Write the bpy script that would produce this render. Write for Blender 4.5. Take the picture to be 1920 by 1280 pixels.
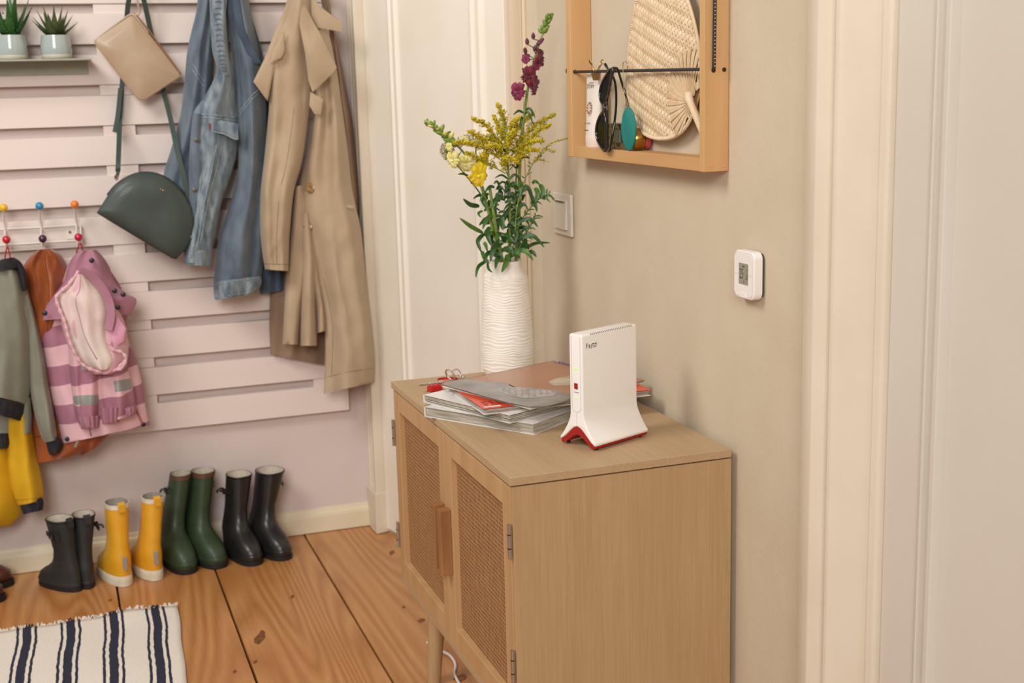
import bpy, bmesh, math, random
from mathutils import Vector as V, Matrix, noise
PI = math.pi
for o in list(bpy.data.objects):
    bpy.data.objects.remove(o, do_unlink=True)
SC = bpy.context.scene
COL = SC.collection
rnd = random.Random(7)

# ------------------------------------------------------------------ camera
F = 2455.19
RX = V((0.94208496, -0.33435419, -0.0261384))
UP = V((0.08905384, 0.17425615, 0.98066519))
FW = V((0.32333473, 0.92619764, -0.19393962))
CAM = V((0, 0, 1.2))
cd = bpy.data.cameras.new('camera')
co = bpy.data.objects.new('camera', cd)
COL.objects.link(co)
co.matrix_world = Matrix(((RX.x, UP.x, -FW.x, CAM.x), (RX.y, UP.y, -FW.y, CAM.y), (RX.z, UP.z, -FW.z, CAM.z), (0, 0, 0, 1)))
cd.sensor_width = 36
cd.lens = F / 1920 * 36
cd.clip_start = 0.05
cd.dof.use_dof = True
cd.dof.focus_distance = 2.05
cd.dof.aperture_fstop = 7.1
SC.camera = co

# ------------------------------------------------------------------ light
SC.view_settings.view_transform = 'Standard'
SC.view_settings.look = 'None'
SC.view_settings.exposure = 0.0
SC.view_settings.gamma = 1.0
SC.view_settings.use_curve_mapping = False
w = bpy.data.worlds.new('room_ambient')
SC.world = w
w.use_nodes = True
bg = w.node_tree.nodes['Background']
bg.inputs[0].default_value = (1.0, 0.975, 0.95, 1)
bg.inputs[1].default_value = 0.28


def area(name, loc, target, sx, sy, power, col):
    l = bpy.data.lights.new(name, 'AREA')
    l.shape = 'RECTANGLE'
    l.size = sx
    l.size_y = sy
    l.energy = power
    l.color = col
    o = bpy.data.objects.new(name, l)
    COL.objects.link(o)
    o.location = loc
    o.rotation_euler = (V(target) - V(loc)).to_track_quat('-Z', 'Y').to_euler()
    return o


area('window_light', (-1.3, -2.6, 2.9), (0.4, 2.8, 0.9), 1.7, 1.7, 150, (1.0, 0.98, 0.96))
area('far_fill_light', (-1.1, 1.7, 2.65), (0.6, 3.1, 0.9), 0.9, 0.9, 40, (1.0, 0.96, 0.90))  # unseen lamp, added and aimed to brighten the far door


# ------------------------------------------------------------------ helpers
def ray(x, y):
    return RX * ((x - 960) / F) + UP * (-(y - 640) / F) + FW


def at(x, y, X=None, Y=None, Z=None):
    """the place point seen at photo position x, y on the plane X=, Y= or Z="""
    d = ray(x, y)
    if X is not None:
        t = (X - CAM.x) / d.x
    elif Y is not None:
        t = (Y - CAM.y) / d.y
    else:
        t = (Z - CAM.z) / d.z
    return CAM + d * t


def lin(c):
    if isinstance(c, str):
        c = [int(c[i:i + 2], 16) / 255 for i in (0, 2, 4)]
    return tuple(x / 12.92 if x <= .04045 else ((x + .055) / 1.055) ** 2.4 for x in c)


MATS = {}


def N(nt, t, **kw):
    n = nt.nodes.new(t)
    for k, v in kw.items():
        if k in n.inputs:
            n.inputs[k].default_value = v
        else:
            setattr(n, k, v)
    return n


def mat(name, c1, c2=None, scale=20.0, rough=.5, metal=0.0, bump=0.0, bscale=200.0, stretch=(1, 1, 1), coat=0.0,
        sheen=0.0, lo=.35, hi=.65, detail=4.0, alpha=1.0, trans=0.0, spec=.5, bdist=.001, dist=0.0, sss=0.0):
    """noise-mottled procedural surface"""
    if name in MATS:
        return MATS[name]
    m = bpy.data.materials.new(name)
    m.use_nodes = True
    nt = m.node_tree
    b = nt.nodes['Principled BSDF']
    b.inputs['Roughness'].default_value = rough
    b.inputs['Metallic'].default_value = metal
    b.inputs['Coat Weight'].default_value = coat
    b.inputs['Sheen Weight'].default_value = sheen
    b.inputs['Alpha'].default_value = alpha
    b.inputs['Transmission Weight'].default_value = trans
    b.inputs['Specular IOR Level'].default_value = spec
    b.inputs['Subsurface Weight'].default_value = sss
    a = lin(c1) + (1,)
    b.inputs['Base Color'].default_value = a
    tc = N(nt, 'ShaderNodeTexCoord')
    mp = N(nt, 'ShaderNodeMapping')
    mp.inputs['Scale'].default_value = stretch
    nt.links.new(tc.outputs['Object'], mp.inputs[0])
    if c2:
        nz = N(nt, 'ShaderNodeTexNoise', Scale=scale, Detail=detail, Distortion=dist)
        nt.links.new(mp.outputs[0], nz.inputs['Vector'])
        r = N(nt, 'ShaderNodeValToRGB')
        r.color_ramp.elements[0].position = lo
        r.color_ramp.elements[0].color = a
        r.color_ramp.elements[1].position = hi
        r.color_ramp.elements[1].color = lin(c2) + (1,)
        nt.links.new(nz.outputs['Fac'], r.inputs[0])
        nt.links.new(r.outputs[0], b.inputs['Base Color'])
    if bump:
        nb = N(nt, 'ShaderNodeTexNoise', Scale=bscale, Detail=3.0)
        nt.links.new(mp.outputs[0], nb.inputs['Vector'])
        bp = N(nt, 'ShaderNodeBump', Strength=bump, Distance=bdist)
        nt.links.new(nb.outputs['Fac'], bp.inputs['Height'])
        nt.links.new(bp.outputs[0], b.inputs['Normal'])
    MATS[name] = m
    return m


def wood(name, c1, c2, c3, axis=1, rings=26.0, rough=.5, fine=220.0, coat=0.0, seedoff=0.0, fmix=.35, lines=14.0, st=.12):
    """planed wood: distorted growth rings stretched along one axis, fine pores, a knot now and then"""
    if name in MATS:
        return MATS[name]
    m = bpy.data.materials.new(name)
    m.use_nodes = True
    nt = m.node_tree
    b = nt.nodes['Principled BSDF']
    b.inputs['Roughness'].default_value = rough
    b.inputs['Coat Weight'].default_value = coat
    b.inputs['Coat Roughness'].default_value = .25
    tc = N(nt, 'ShaderNodeTexCoord')
    oi = N(nt, 'ShaderNodeObjectInfo')
    ad = N(nt, 'ShaderNodeVectorMath', operation='MULTIPLY_ADD')
    cmb = N(nt, 'ShaderNodeCombineXYZ')
    for i in range(3):
        nt.links.new(oi.outputs['Random'], cmb.inputs[i])
    nt.links.new(cmb.outputs[0], ad.inputs[0])
    ad.inputs[1].default_value = (7.3, 5.1, 9.7)
    nt.links.new(tc.outputs['Object'], ad.inputs[2])
    mp = N(nt, 'ShaderNodeMapping')
    s = [1.0, 1.0, 1.0]
    s[axis] = st
    mp.inputs['Scale'].default_value = s
    mp.inputs['Location'].default_value = (seedoff, seedoff * .7, seedoff * .3)
    nt.links.new(ad.outputs[0], mp.inputs[0])
    nz = N(nt, 'ShaderNodeTexNoise', Scale=rings * .16, Detail=2.0)
    nt.links.new(mp.outputs[0], nz.inputs['Vector'])
    mu = N(nt, 'ShaderNodeMath', operation='MULTIPLY')
    mu.inputs[1].default_value = lines
    nt.links.new(nz.outputs['Fac'], mu.inputs[0])
    fr = N(nt, 'ShaderNodeMath', operation='PINGPONG')
    fr.inputs[1].default_value = 1.0
    nt.links.new(mu.outputs[0], fr.inputs[0])
    mp2 = N(nt, 'ShaderNodeMapping')
    s2 = [1.0, 1.0, 1.0]
    s2[axis] = .03
    mp2.inputs['Scale'].default_value = s2
    nt.links.new(ad.outputs[0], mp2.inputs[0])
    nf = N(nt, 'ShaderNodeTexNoise', Scale=fine, Detail=3.0)
    nt.links.new(mp2.outputs[0], nf.inputs['Vector'])
    mx = N(nt, 'ShaderNodeMix')
    mx.data_type = 'FLOAT'
    mx.inputs[0].default_value = fmix
    nt.links.new(fr.outputs[0], mx.inputs[2])
    nt.links.new(nf.outputs['Fac'], mx.inputs[3])
    nb = N(nt, 'ShaderNodeTexNoise', Scale=3.0, Detail=3.0)
    nt.links.new(ad.outputs[0], nb.inputs['Vector'])
    r = N(nt, 'ShaderNodeValToRGB')
    e = r.color_ramp.elements
    e[0].position = .05
    e[0].color = lin(c2) + (1,)
    e[1].position = .9
    e[1].color = lin(c1) + (1,)
    nt.links.new(mx.outputs[0], r.inputs[0])
    mc = N(nt, 'ShaderNodeMix')
    mc.data_type = 'RGBA'
    mc.inputs[7].default_value = lin(c3) + (1,)
    mr = N(nt, 'ShaderNodeMapRange')
    mr.inputs[1].default_value = .45
    mr.inputs[2].default_value = .75
    mr.inputs[4].default_value = .6
    nt.links.new(nb.outputs['Fac'], mr.inputs[0])
    nt.links.new(mr.outputs[0], mc.inputs[0])
    nt.links.new(r.outputs[0], mc.inputs[6])
    nt.links.new(mc.outputs[2], b.inputs['Base Color'])
    bp = N(nt, 'ShaderNodeBump', Strength=.15, Distance=.0006)
    nt.links.new(mx.outputs[0], bp.inputs['Height'])
    nt.links.new(bp.outputs[0], b.inputs['Normal'])
    MATS[name] = m
    return m


def wmat(o):
    m = o.matrix_basis.copy()
    while o.parent:
        o = o.parent
        m = o.matrix_basis @ m
    return m


def tag(o, label=None, cat=None, group=None, kind=None):
    for k, v in (('label', label), ('category', cat), ('group', group), ('kind', kind)):
        if v:
            o[k] = v
    return o


def thing(name, label, cat, loc=(0, 0, 0), rot=(0, 0, 0), group=None, kind=None):
    o = bpy.data.objects.new(name, None)
    COL.objects.link(o)
    o.empty_display_size = .02
    o.location = loc
    o.rotation_euler = rot
    return tag(o, label, cat, group, kind)


def copy_tree(o, parent=None):
    c = o.copy()
    COL.objects.link(c)
    c.parent = parent
    for ch in o.children:
        copy_tree(ch, c)
    return c


class MB:
    def __init__(s):
        s.v = []
        s.f = []
        s.mi = []
        s.m = 0

    def add(s, vs, fs):
        k = len(s.v)
        s.v += [V(p) for p in vs]
        s.f += [tuple(i + k for i in f) for f in fs]
        s.mi += [s.m] * len(fs)
        return s

    def box(s, a, b, M=None):
        x0, y0, z0 = a
        x1, y1, z1 = b
        vs = [V((x, y, z)) for z in (z0, z1) for y in (y0, y1) for x in (x0, x1)]
        if M is not None:
            vs = [M @ p for p in vs]
        return s.add(vs, [(0, 2, 3, 1), (4, 5, 7, 6), (0, 1, 5, 4), (2, 6, 7, 3), (0, 4, 6, 2), (1, 3, 7, 5)])

    def prism(s, poly, d):
        """poly: 3D loop, d: extrusion vector"""
        n = len(poly)
        d = V(d)
        vs = [V(p) for p in poly] + [V(p) + d for p in poly]
        return s.add(vs, [tuple(range(n))[::-1], tuple(range(n, 2 * n))] + [(i, (i + 1) % n, n + (i + 1) % n, n + i) for i in range(n)])

    def rings(s, rs, caps=(True, True), closed=True):
        n = len(rs[0])
        vs = [p for r in rs for p in r]
        fs = []
        for k in range(len(rs) - 1):
            for i in range(n if closed else n - 1):
                j = (i + 1) % n
                fs.append((k * n + i, k * n + j, (k + 1) * n + j, (k + 1) * n + i))
        if closed and caps[0]:
            fs.append(tuple(range(n))[::-1])
        if closed and caps[1]:
            fs.append(tuple((len(rs) - 1) * n + i for i in range(n)))
        return s.add(vs, fs)

    def lathe(s, prof, c=(0, 0, 0), n=32, caps=(True, True), M=None):
        c = V(c)
        rs = []
        for r, z in prof:
            ring = [V((r * math.cos(2 * PI * i / n), r * math.sin(2 * PI * i / n), z)) for i in range(n)]
            rs.append([(M @ p if M is not None else p) + c for p in ring])
        return s.rings(rs, caps)

    def tube(s, pts, r, n=8, caps=True):
        pts = [V(p) for p in pts]
        rr = r if isinstance(r, (list, tuple)) else [r] * len(pts)
        rs = []
        u = None
        for i, p in enumerate(pts):
            t = (pts[min(i + 1, len(pts) - 1)] - pts[max(i - 1, 0)])
            t = t.normalized() if t.length > 1e-9 else V((0, 0, 1))
            if u is None:
                u = t.orthogonal().normalized()
            u = u - t * u.dot(t)
            u = u.normalized() if u.length > 1e-6 else t.orthogonal().normalized()
            q = t.cross(u)
            rs.append([p + (u * math.cos(2 * PI * k / n) + q * math.sin(2 * PI * k / n)) * rr[i] for k in range(n)])
        return s.rings(rs, (caps, caps))

    def strip(s, pts, side, wd, th):
        """flat strap: polyline, side vectors (one or many), half widths, thickness along normal"""
        pts = [V(p) for p in pts]
        n = len(pts)
        sd = [V(side)] * n if not isinstance(side, list) else [V(q) for q in side]
        ww = wd if isinstance(wd, (list, tuple)) else [wd] * n
        rs = []
        for i, p in enumerate(pts):
            t = (pts[min(i + 1, n - 1)] - pts[max(i - 1, 0)]).normalized()
            a = (sd[i] - t * sd[i].dot(t)).normalized()
            q = t.cross(a).normalized() * th * .5
            a = a * ww[i]
            rs.append([p - a - q, p + a - q, p + a + q, p - a + q])
        return s.rings(rs)

    def sphere(s, c, r, n=10, M=None):
        c = V(c)
        rs = []
        rv = V(r) if not isinstance(r, (int, float)) else V((r, r, r))
        h = max(4, n // 2 + 1)
        for k in range(1, h):
            a = PI * k / h
            ring = []
            for i in range(n):
                p = V((rv.x * math.sin(a) * math.cos(2 * PI * i / n), rv.y * math.sin(a) * math.sin(2 * PI * i / n), -rv.z * math.cos(a)))
                ring.append((M @ p if M is not None else p) + c)
            rs.append(ring)
        return s.rings(rs)

    def build(s, name, m, parent=None, smooth=False, bevel=0, seg=2, sub=0, kind=None, label=None, angle=None, local=False, origin=None):
        me = bpy.data.meshes.new(name)
        o = bpy.data.objects.new(name, me)
        COL.objects.link(o)
        vs = s.v
        if parent is not None:
            o.parent = parent
            if not local:
                inv = wmat(parent).inverted()
                vs = [inv @ p for p in vs]
        elif origin is not None:
            o.location = origin
            if not local:
                vs = [p - V(origin) for p in vs]
        me.from_pydata([tuple(p) for p in vs], [], s.f)
        ms = m if isinstance(m, (list, tuple)) else [m]
        for q in ms:
            me.materials.append(q)
        me.polygons.foreach_set('material_index', s.mi)
        bm = bmesh.new()
        bm.from_mesh(me)
        bmesh.ops.recalc_face_normals(bm, faces=bm.faces)
        bm.to_mesh(me)
        bm.free()
        if smooth:
            me.polygons.foreach_set('use_smooth', [True] * len(me.polygons))
            if angle:
                me.set_sharp_from_angle(angle=math.radians(angle))
        if bevel:
            bv = o.modifiers.new('bevel', 'BEVEL')
            bv.width = bevel
            bv.segments = seg
            bv.limit_method = 'ANGLE'
            bv.angle_limit = math.radians(40)
            bv.harden_normals = True
            me.polygons.foreach_set('use_smooth', [True] * len(me.polygons))
            me.set_sharp_from_angle(angle=math.radians(40))
        if sub:
            sm = o.modifiers.new('subdivision', 'SUBSURF')
            sm.levels = sub
            sm.render_levels = sub
        me.update()
        if kind:
            o['kind'] = kind
        if label:
            o['label'] = label
        return o


def lerp(a, b, t):
    return a + (b - a) * t


def interp(tab, x):
    """piecewise linear table [(x, y), ...]"""
    if x <= tab[0][0]:
        return tab[0][1]
    for (a, p), (b, q) in zip(tab, tab[1:]):
        if x <= b:
            return lerp(p, q, (x - a) / (b - a))
    return tab[-1][1]


def smooth_path(pts, k=6):
    """Catmull-Rom through points"""
    P = [V(p) for p in pts]
    if len(P) < 3:
        return [P[0].lerp(P[-1], i / k) for i in range(k + 1)]
    out = []
    for i in range(len(P) - 1):
        a = P[max(i - 1, 0)]
        b = P[i]
        c = P[i + 1]
        d = P[min(i + 2, len(P) - 1)]
        for j in range(k):
            t = j / k
            out.append(.5 * ((2 * b) + (c - a) * t + (2 * a - 5 * b + 4 * c - d) * t * t + (3 * b - a - 3 * c + d) * t ** 3))
    out.append(P[-1])
    return out
# ------------------------------------------------------------------ the setting
XW = 0.9965          # wall on the right
FAR = at(700, 978, Z=0)
YB = 3.437           # slatted wall
CORNER = V((FAR.x, YB, 0))
RC = at(1019, 600, X=XW)
RC = V((XW, RC.y, 0))
H = 2.6

m_wallr = mat('beige_wall_paint', 'cfc1a9', 'cbbca3', scale=9, rough=.75, bump=.35, bscale=160, bdist=.0012)
m_wallb = mat('pink_wall_paint', 'd8c9c3', 'd4c3bc', scale=5, rough=.8, bump=.12, bscale=220)
m_white = mat('cream_gloss_paint', 'f0e8da', 'ede4d4', scale=6, rough=.38, bump=.12, bscale=60, bdist=.001)
m_white2 = mat('off_white_door_paint', 'd6cfc3', 'd2cabc', scale=3, rough=.42, bump=.14, bscale=50, bdist=.001)
m_slat = mat('pale_pink_slat_paint', 'e4d7d0', 'e0d1c9', scale=7, rough=.7, bump=.1, bscale=90, stretch=(.2, 1, 1))
m_base = mat('cream_baseboard_paint', 'e2d6bb', 'd9c79c', scale=4, rough=.5, bump=.1, bscale=60, lo=.5, hi=.8)
m_dark = mat('dark_joint', '1b120b', rough=.9)
m_floor = wood('floor_pine', 'cc955a', 'a2642e', 'a96c36', axis=1, rings=22, rough=.36, fine=150, coat=.2, fmix=.5, lines=64, st=.07)

# floor: subfloor and separate planks
fl = MB().box((-2.6, -0.6, -.05), (1.6, YB + .1, -.012)).build('floor', m_dark, kind='structure')
fl['label'] = 'worn honey coloured pine floorboards with dark gaps'
gl = [at(222, 1118, Z=0).x, at(440, 1165, Z=0).x, at(645, 1125, Z=0).x]
edges = [gl[0] - .72, gl[0] - .36, gl[0], gl[1], gl[2], gl[2] + .27, gl[2] + .54, 1.35]
x = edges[0]
while x > -2.4:
    x -= .3
    edges.insert(0, x)
for i in range(len(edges) - 1):
    x0, x1 = edges[i] + .0022, edges[i + 1] - .0022
    pb = MB().box((-(x1 - x0) / 2, -.5, -.03), ((x1 - x0) / 2, YB + .02, rnd.uniform(-.0012, 0)))
    p = pb.build('plank', m_floor, fl, bevel=.0015, seg=1, local=True)
    p.location = ((x0 + x1) / 2, 0, 0)

# knots in the boards
m_knot = mat('dark_pine_knot', '6b3d1a', '8a5527', scale=60, rough=.5)
for kx, ky, ka, kb in ((487, 1195, .016, .034), (548, 1118, .006, .010), (478, 1240, .006, .007), (790, 1162, .012, .009), (757, 1137, .006, .006), (735, 1035, .010, .014), (863, 1270, .02, .014), (440, 1258, .005, .006), (206, 1125, .006, .008)):
    p = at(kx, ky, Z=0)
    kn = MB().add([(ka * .7 * math.cos(a) * rnd.uniform(.8, 1.2) + kb * .3 * math.sin(a), kb * math.sin(a) * rnd.uniform(.8, 1.2), 0) for a in [2 * PI * i / 14 for i in range(14)]] + [(0, 0, .0004)], [(i, (i + 1) % 14, 14) for i in range(14)]).build('knot', m_knot, fl, local=True)
    kn.location = (p.x, p.y, .0002)
# walls
wb = MB().box((-2.6, YB, 0), (XW + .3, YB + .12, H)).build('wall_back', m_wallb, kind='structure')
wb['label'] = 'pale pink painted wall behind the slats'
# right wall, with the opening of the near door left out
D2A = at(1516, 640, X=XW).y      # outer edge of the near door casing
D2O = at(1646, 640, X=XW).y      # opening starts here
wr = MB()
wr.box((XW, D2O, 0), (XW + .12, RC.y, H))
wr.box((XW, -.6, 2.12), (XW + .12, D2O, H))
wr = wr.build('wall_right', m_wallr, kind='structure')
wr['label'] = 'beige plastered wall with the thermostat'
# angled wall piece that carries the far door
dv = (RC - CORNER)
L = dv.length
du = dv / L
dn = V((du.y, -du.x, 0))          # towards the room
if dn.x > 0:
    dn = -dn


def D1(u, d, z):
    return CORNER + du * u + dn * d + V((0, 0, z))


def uat(x, y):
    """distance along the angled wall at a photo position"""
    r = ray(x, y)
    t = (CORNER - CAM).dot(dn) / r.dot(dn)
    return (CAM + r * t - CORNER).dot(du)


wa = MB()
wa.prism([D1(0, 0, 0), D1(L, 0, 0), D1(L, -.06, 0), D1(0, -.06, 0)], (0, 0, H))
wa = wa.build('wall_far_corner', m_wallr, kind='structure')
wa['label'] = 'short angled wall around the far door'


def profile(mb, pts, z0, z1, fn):
    """vertical moulding: pts = (u, d) outline"""
    mb.prism([fn(u, d, z0) for u, d in pts], (0, 0, z1 - z0))
    return mb


d1 = thing('door_1', 'cream panelled door in the far corner beside the coats', None, D1(L / 2, 0, 0), kind='structure')
u0 = 0.0
u1 = uat(729, 960)               # left casing to leaf
u2 = uat(957, 100)               # leaf right edge
u3 = uat(994, 300)               # right casing outer edge
c = MB()
profile(c, [(.0, -.01), (.0, .008), (.010, .014), (.016, .009), (u1 * .30, .012), (u1 * .36, .017), (u1 * .44, .014), (u1 * .72, .026), (u1 * .80, .024), (u1 - .010, .034), (u1 - .003, .034), (u1, .028), (u1, -.01)], 0, 2.2, D1)
m_cas2 = mat('shaded_cream_paint', 'dfd3bf', 'dacdb7', scale=6, rough=.4, bump=.2, bscale=45, bdist=.0012)  # door cream darkened: the casing's shade is put into the colour
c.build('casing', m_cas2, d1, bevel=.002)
pb = MB().prism([D1(-.0, -.01, 0), D1(-.0, .018, 0), D1(u1 * .5, .032, 0), D1(u1 + .002, .040, 0), D1(u1 + .002, -.01, 0)], (0, 0, .115))
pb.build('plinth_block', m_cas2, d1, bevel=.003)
c = MB()
profile(c, [(u2 + .004, -.01), (u2 + .004, .004), (u2 + .05, .006), (u2 + .06, .012), (u3 - .01, .012), (u3, .006), (u3, -.01)], 0, 2.2, D1)
c.build('casing', mat('beige_casing_paint', 'd9c5a8', rough=.5), d1, bevel=.002)
leaf = MB()
leaf.prism([D1(u1 + .001, -.03, .01), D1(u1 + .001, .008, .01), D1(u2, .016, .01), D1(u2, -.03, .01)], (0, 0, 2.1))
leaf = leaf.build('leaf', m_white, d1, bevel=.002)
ua, ub_ = uat(736, 100), uat(757, 100)
uc, ue = uat(892, 100), uat(921, 100)


def d1base(u):
    return .008 + .008 * (u - u1) / (u2 - u1)


for z0, z1 in ((.12, .0),):
    pass
for a, b in ((ua, ub_), (uc, ue)):
    mm = MB()
    wd = b - a
    bs = d1base(a)
    profile(mm, [(a, bs - .01), (a, bs + .004), (a + wd * .2, bs + .006), (a + wd * .3, bs + .001), (a + wd * .45, bs + .001), (a + wd * .55, bs + .008), (a + wd * .8, bs + .009), (a + wd * .92, bs + .002), (b, bs + .001), (b, bs - .01)], .26, 2.0, D1)
    mm.build('moulding', m_white, leaf, bevel=.001)
for z in (.22, 2.0):
    mm = MB()
    bs = d1base(ua) - .004
    mm.prism([D1(ua, bs, z), D1(ue, bs + .008, z), D1(ue, bs + .014, z), D1(ua, bs + .008, z)], (0, 0, .045))
    mm.build('moulding', m_white, leaf, bevel=.004)
pn = MB()
pn.prism([D1(ub_, d1base(ub_) - .001, .27), D1(uc, d1base(uc) - .001, .27), D1(uc, d1base(uc) + .001, .27), D1(ub_, d1base(ub_) + .001, .27)], (0, 0, 1.73))
pn.build('panel', m_white, leaf)

# near door on the right wall
d2 = thing('door_2', 'off white panelled door with moulded casing at the right edge', None, (XW, D2O - .4, 0), kind='structure')


def W2(y, d, z):
    return V((XW - d, y, z))


def yr(x):
    return at(x, 640, X=XW).y


c = MB()
y = [yr(q) for q in (1516, 1526, 1532, 1545, 1562, 1574, 1580, 1590, 1596, 1601, 1632, 1641, 1650)]
profile(c, [(y[0], -.01), (y[0], .010), (y[1], .013), (y[1] - .001, .017), (y[2], .021), (y[3], .032), (y[4], .033), (y[5], .021), (y[6], .015), (y[7], .030), (y[8], .029), (y[9], .020), (y[10], .006), (y[10] - .003, .004), (y[12], .003), (y[12], -.05), (y[11] + .03, -.05)], 0, 2.2, W2)
m_cas2 = mat('shaded_cream_paint', 'dfd3bf', 'dacdb7', scale=6, rough=.4, bump=.2, bscale=45, bdist=.0012)  # same shade-darkened cream as on the far door's casing
c.build('casing', m_cas2, d2, bevel=.002, seg=2)
# door stop and rounded rebate edge
yl = at(1660, 640, X=XW + .012).y
c = MB()
r = .006
profile(c, [(y[12] + .004, .006)] + [(y[12] - .003 - r * math.sin(a), -.002 + r * math.cos(a)) for a in (0, .4, .8, 1.2, 1.57)] + [(y[12] - .003 - r, -.05), (y[12] + .004, -.05)], 0, 2.12, W2)
c.build('door_stop', m_cas2, d2, smooth=True, angle=50)
XD = XW + .006                    # door face
leaf2 = MB().box((XD, -.25, .008), (XD + .04, y[12] - .0095, 2.1)).build('leaf', m_white2, d2, bevel=.003)


def yd(x):
    return at(x, 640, X=XD).y


ya, yb2, yc, yd_, ye = [yd(q) for q in (1737, 1745, 1762, 1769, 1781)]
for zz0, zz1 in ((.15, 2.0),):
    mm = MB()
    q = [(ya, -.01), (ya, .004), (yb2 + .001, .007), (yb2 - .001, .001), (yc, .0008), (yc - .001, .006), (yd_, .014), (ye + .003, .014), (ye, .003), (ye, -.01)]
    mm.prism([V((XD - d, yy, zz0)) for yy, d in q], (0, 0, zz1 - zz0))
    mm.build('moulding', m_white2, leaf2, bevel=.0015)
pn = MB().box((XD - .0015, -.15, .17), (XD + .01, ye + .001, 1.98)).build('panel', m_white2, leaf2)

# baseboard under the slats: board and ledge
bb = MB()
bb.box((-2.6, YB - .014, 0), (FAR.x - .002, YB, .045))
bb = bb.build('baseboard_back', m_base, kind='structure', bevel=.002)
bb['label'] = 'low cream baseboard under the pink slatted wall'
MB().prism([(-2.6, YB, .0445), (-2.6, YB - .014, .0445), (-2.6, YB - .0125, .052), (-2.6, YB - .007, .056), (-2.6, YB - .005, .064), (-2.6, YB, .066)], (FAR.x + 2.598, 0, 0)).build('ledge', m_base, bb)
br = MB().box((XW - .014, D2A + .005, 0), (XW, RC.y - .02, .08)).build('baseboard_right', m_white, kind='structure', bevel=.003)
br['label'] = 'low white baseboard behind the cabinet'

# slatted panel
YS = YB - .024                    # slat faces
sp = thing('slatted_wall_panel', 'pale pink horizontal slats screwed to battens on the wall', 'wall panel', (-.5, YB - .005, .3), kind=None)
bots = [(300, 6.3), (300, 81), (300, 156.4), (300, 232), (300, 306), (200, 384), (267, 456), (300, 526), (310, 597), (318, 667.5), (330, 736.7), (400, 796)]
bz = [at(px_, py_, Y=YS).z for px_, py_ in bots]
pitch = (bz[0] - bz[-1]) / (len(bz) - 1)
zz = [bz[0] + pitch * k for k in (3, 2, 1)] + bz
xr_ = at(655, 760, Y=YS).x
for z in zz:
    o = MB().box((-1.15, -.008, -.0), (1.15, .008, pitch * .745)).build('slat', m_slat, sp, bevel=.0012, seg=1, local=True)
    o.location = sp.matrix_basis.inverted() @ V((xr_ - 1.15, YS + .008, z))
bx = [at(175, 20, Y=YS).x, at(590, 745, Y=YS).x, at(175, 20, Y=YS).x - (at(590, 745, Y=YS).x - at(175, 20, Y=YS).x)]
bw = at(236, 20, Y=YS).x - bx[0]
for b in bx:
    MB().box((b, YS + .0165, zz[-1] + .002), (b + bw, YB - .001, zz[0] + pitch * .7)).build('batten', m_slat, sp)
    # spacer pieces between the slats lie almost flush with the faces
    for z in zz[:-1]:
        MB().box((b, YS + .004, z - pitch * .256), (b + bw, YS + .016, z - .0005)).build('spacer', m_slat, sp)
# ------------------------------------------------------------------ rattan cabinet
m_oak = wood('pale_oak_veneer', 'c2a682', 'a58560', 'b59872', axis=1, rings=40, rough=.5, fine=330, fmix=.85)
m_oakv = wood('pale_oak_side', 'bfa078', 'a68559', 'b29167', axis=2, rings=40, rough=.5, fine=330, fmix=.85)
m_frame = wood('beech_door_frame', 'c8a174', 'b3895b', 'bc9264', axis=2, rings=30, rough=.48, fine=300, fmix=.5)
m_handle = wood('teak_handle', 'a97749', '83532f', '95653d', axis=2, rings=60, rough=.5, fine=300, fmix=.5)
m_steel = mat('brushed_steel', 'b9b4aa', rough=.35, metal=1.0)
ZT = .62
A = at(955.5, 896, Z=ZT)
B = at(734.6, 714.5, Z=ZT)
C = at(1373, 842, Z=ZT)
CX0, CX1 = A.x, C.x
CY0, CY1 = A.y, B.y
ZB = at(748.1, 1089, Y=CY1).z


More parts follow.
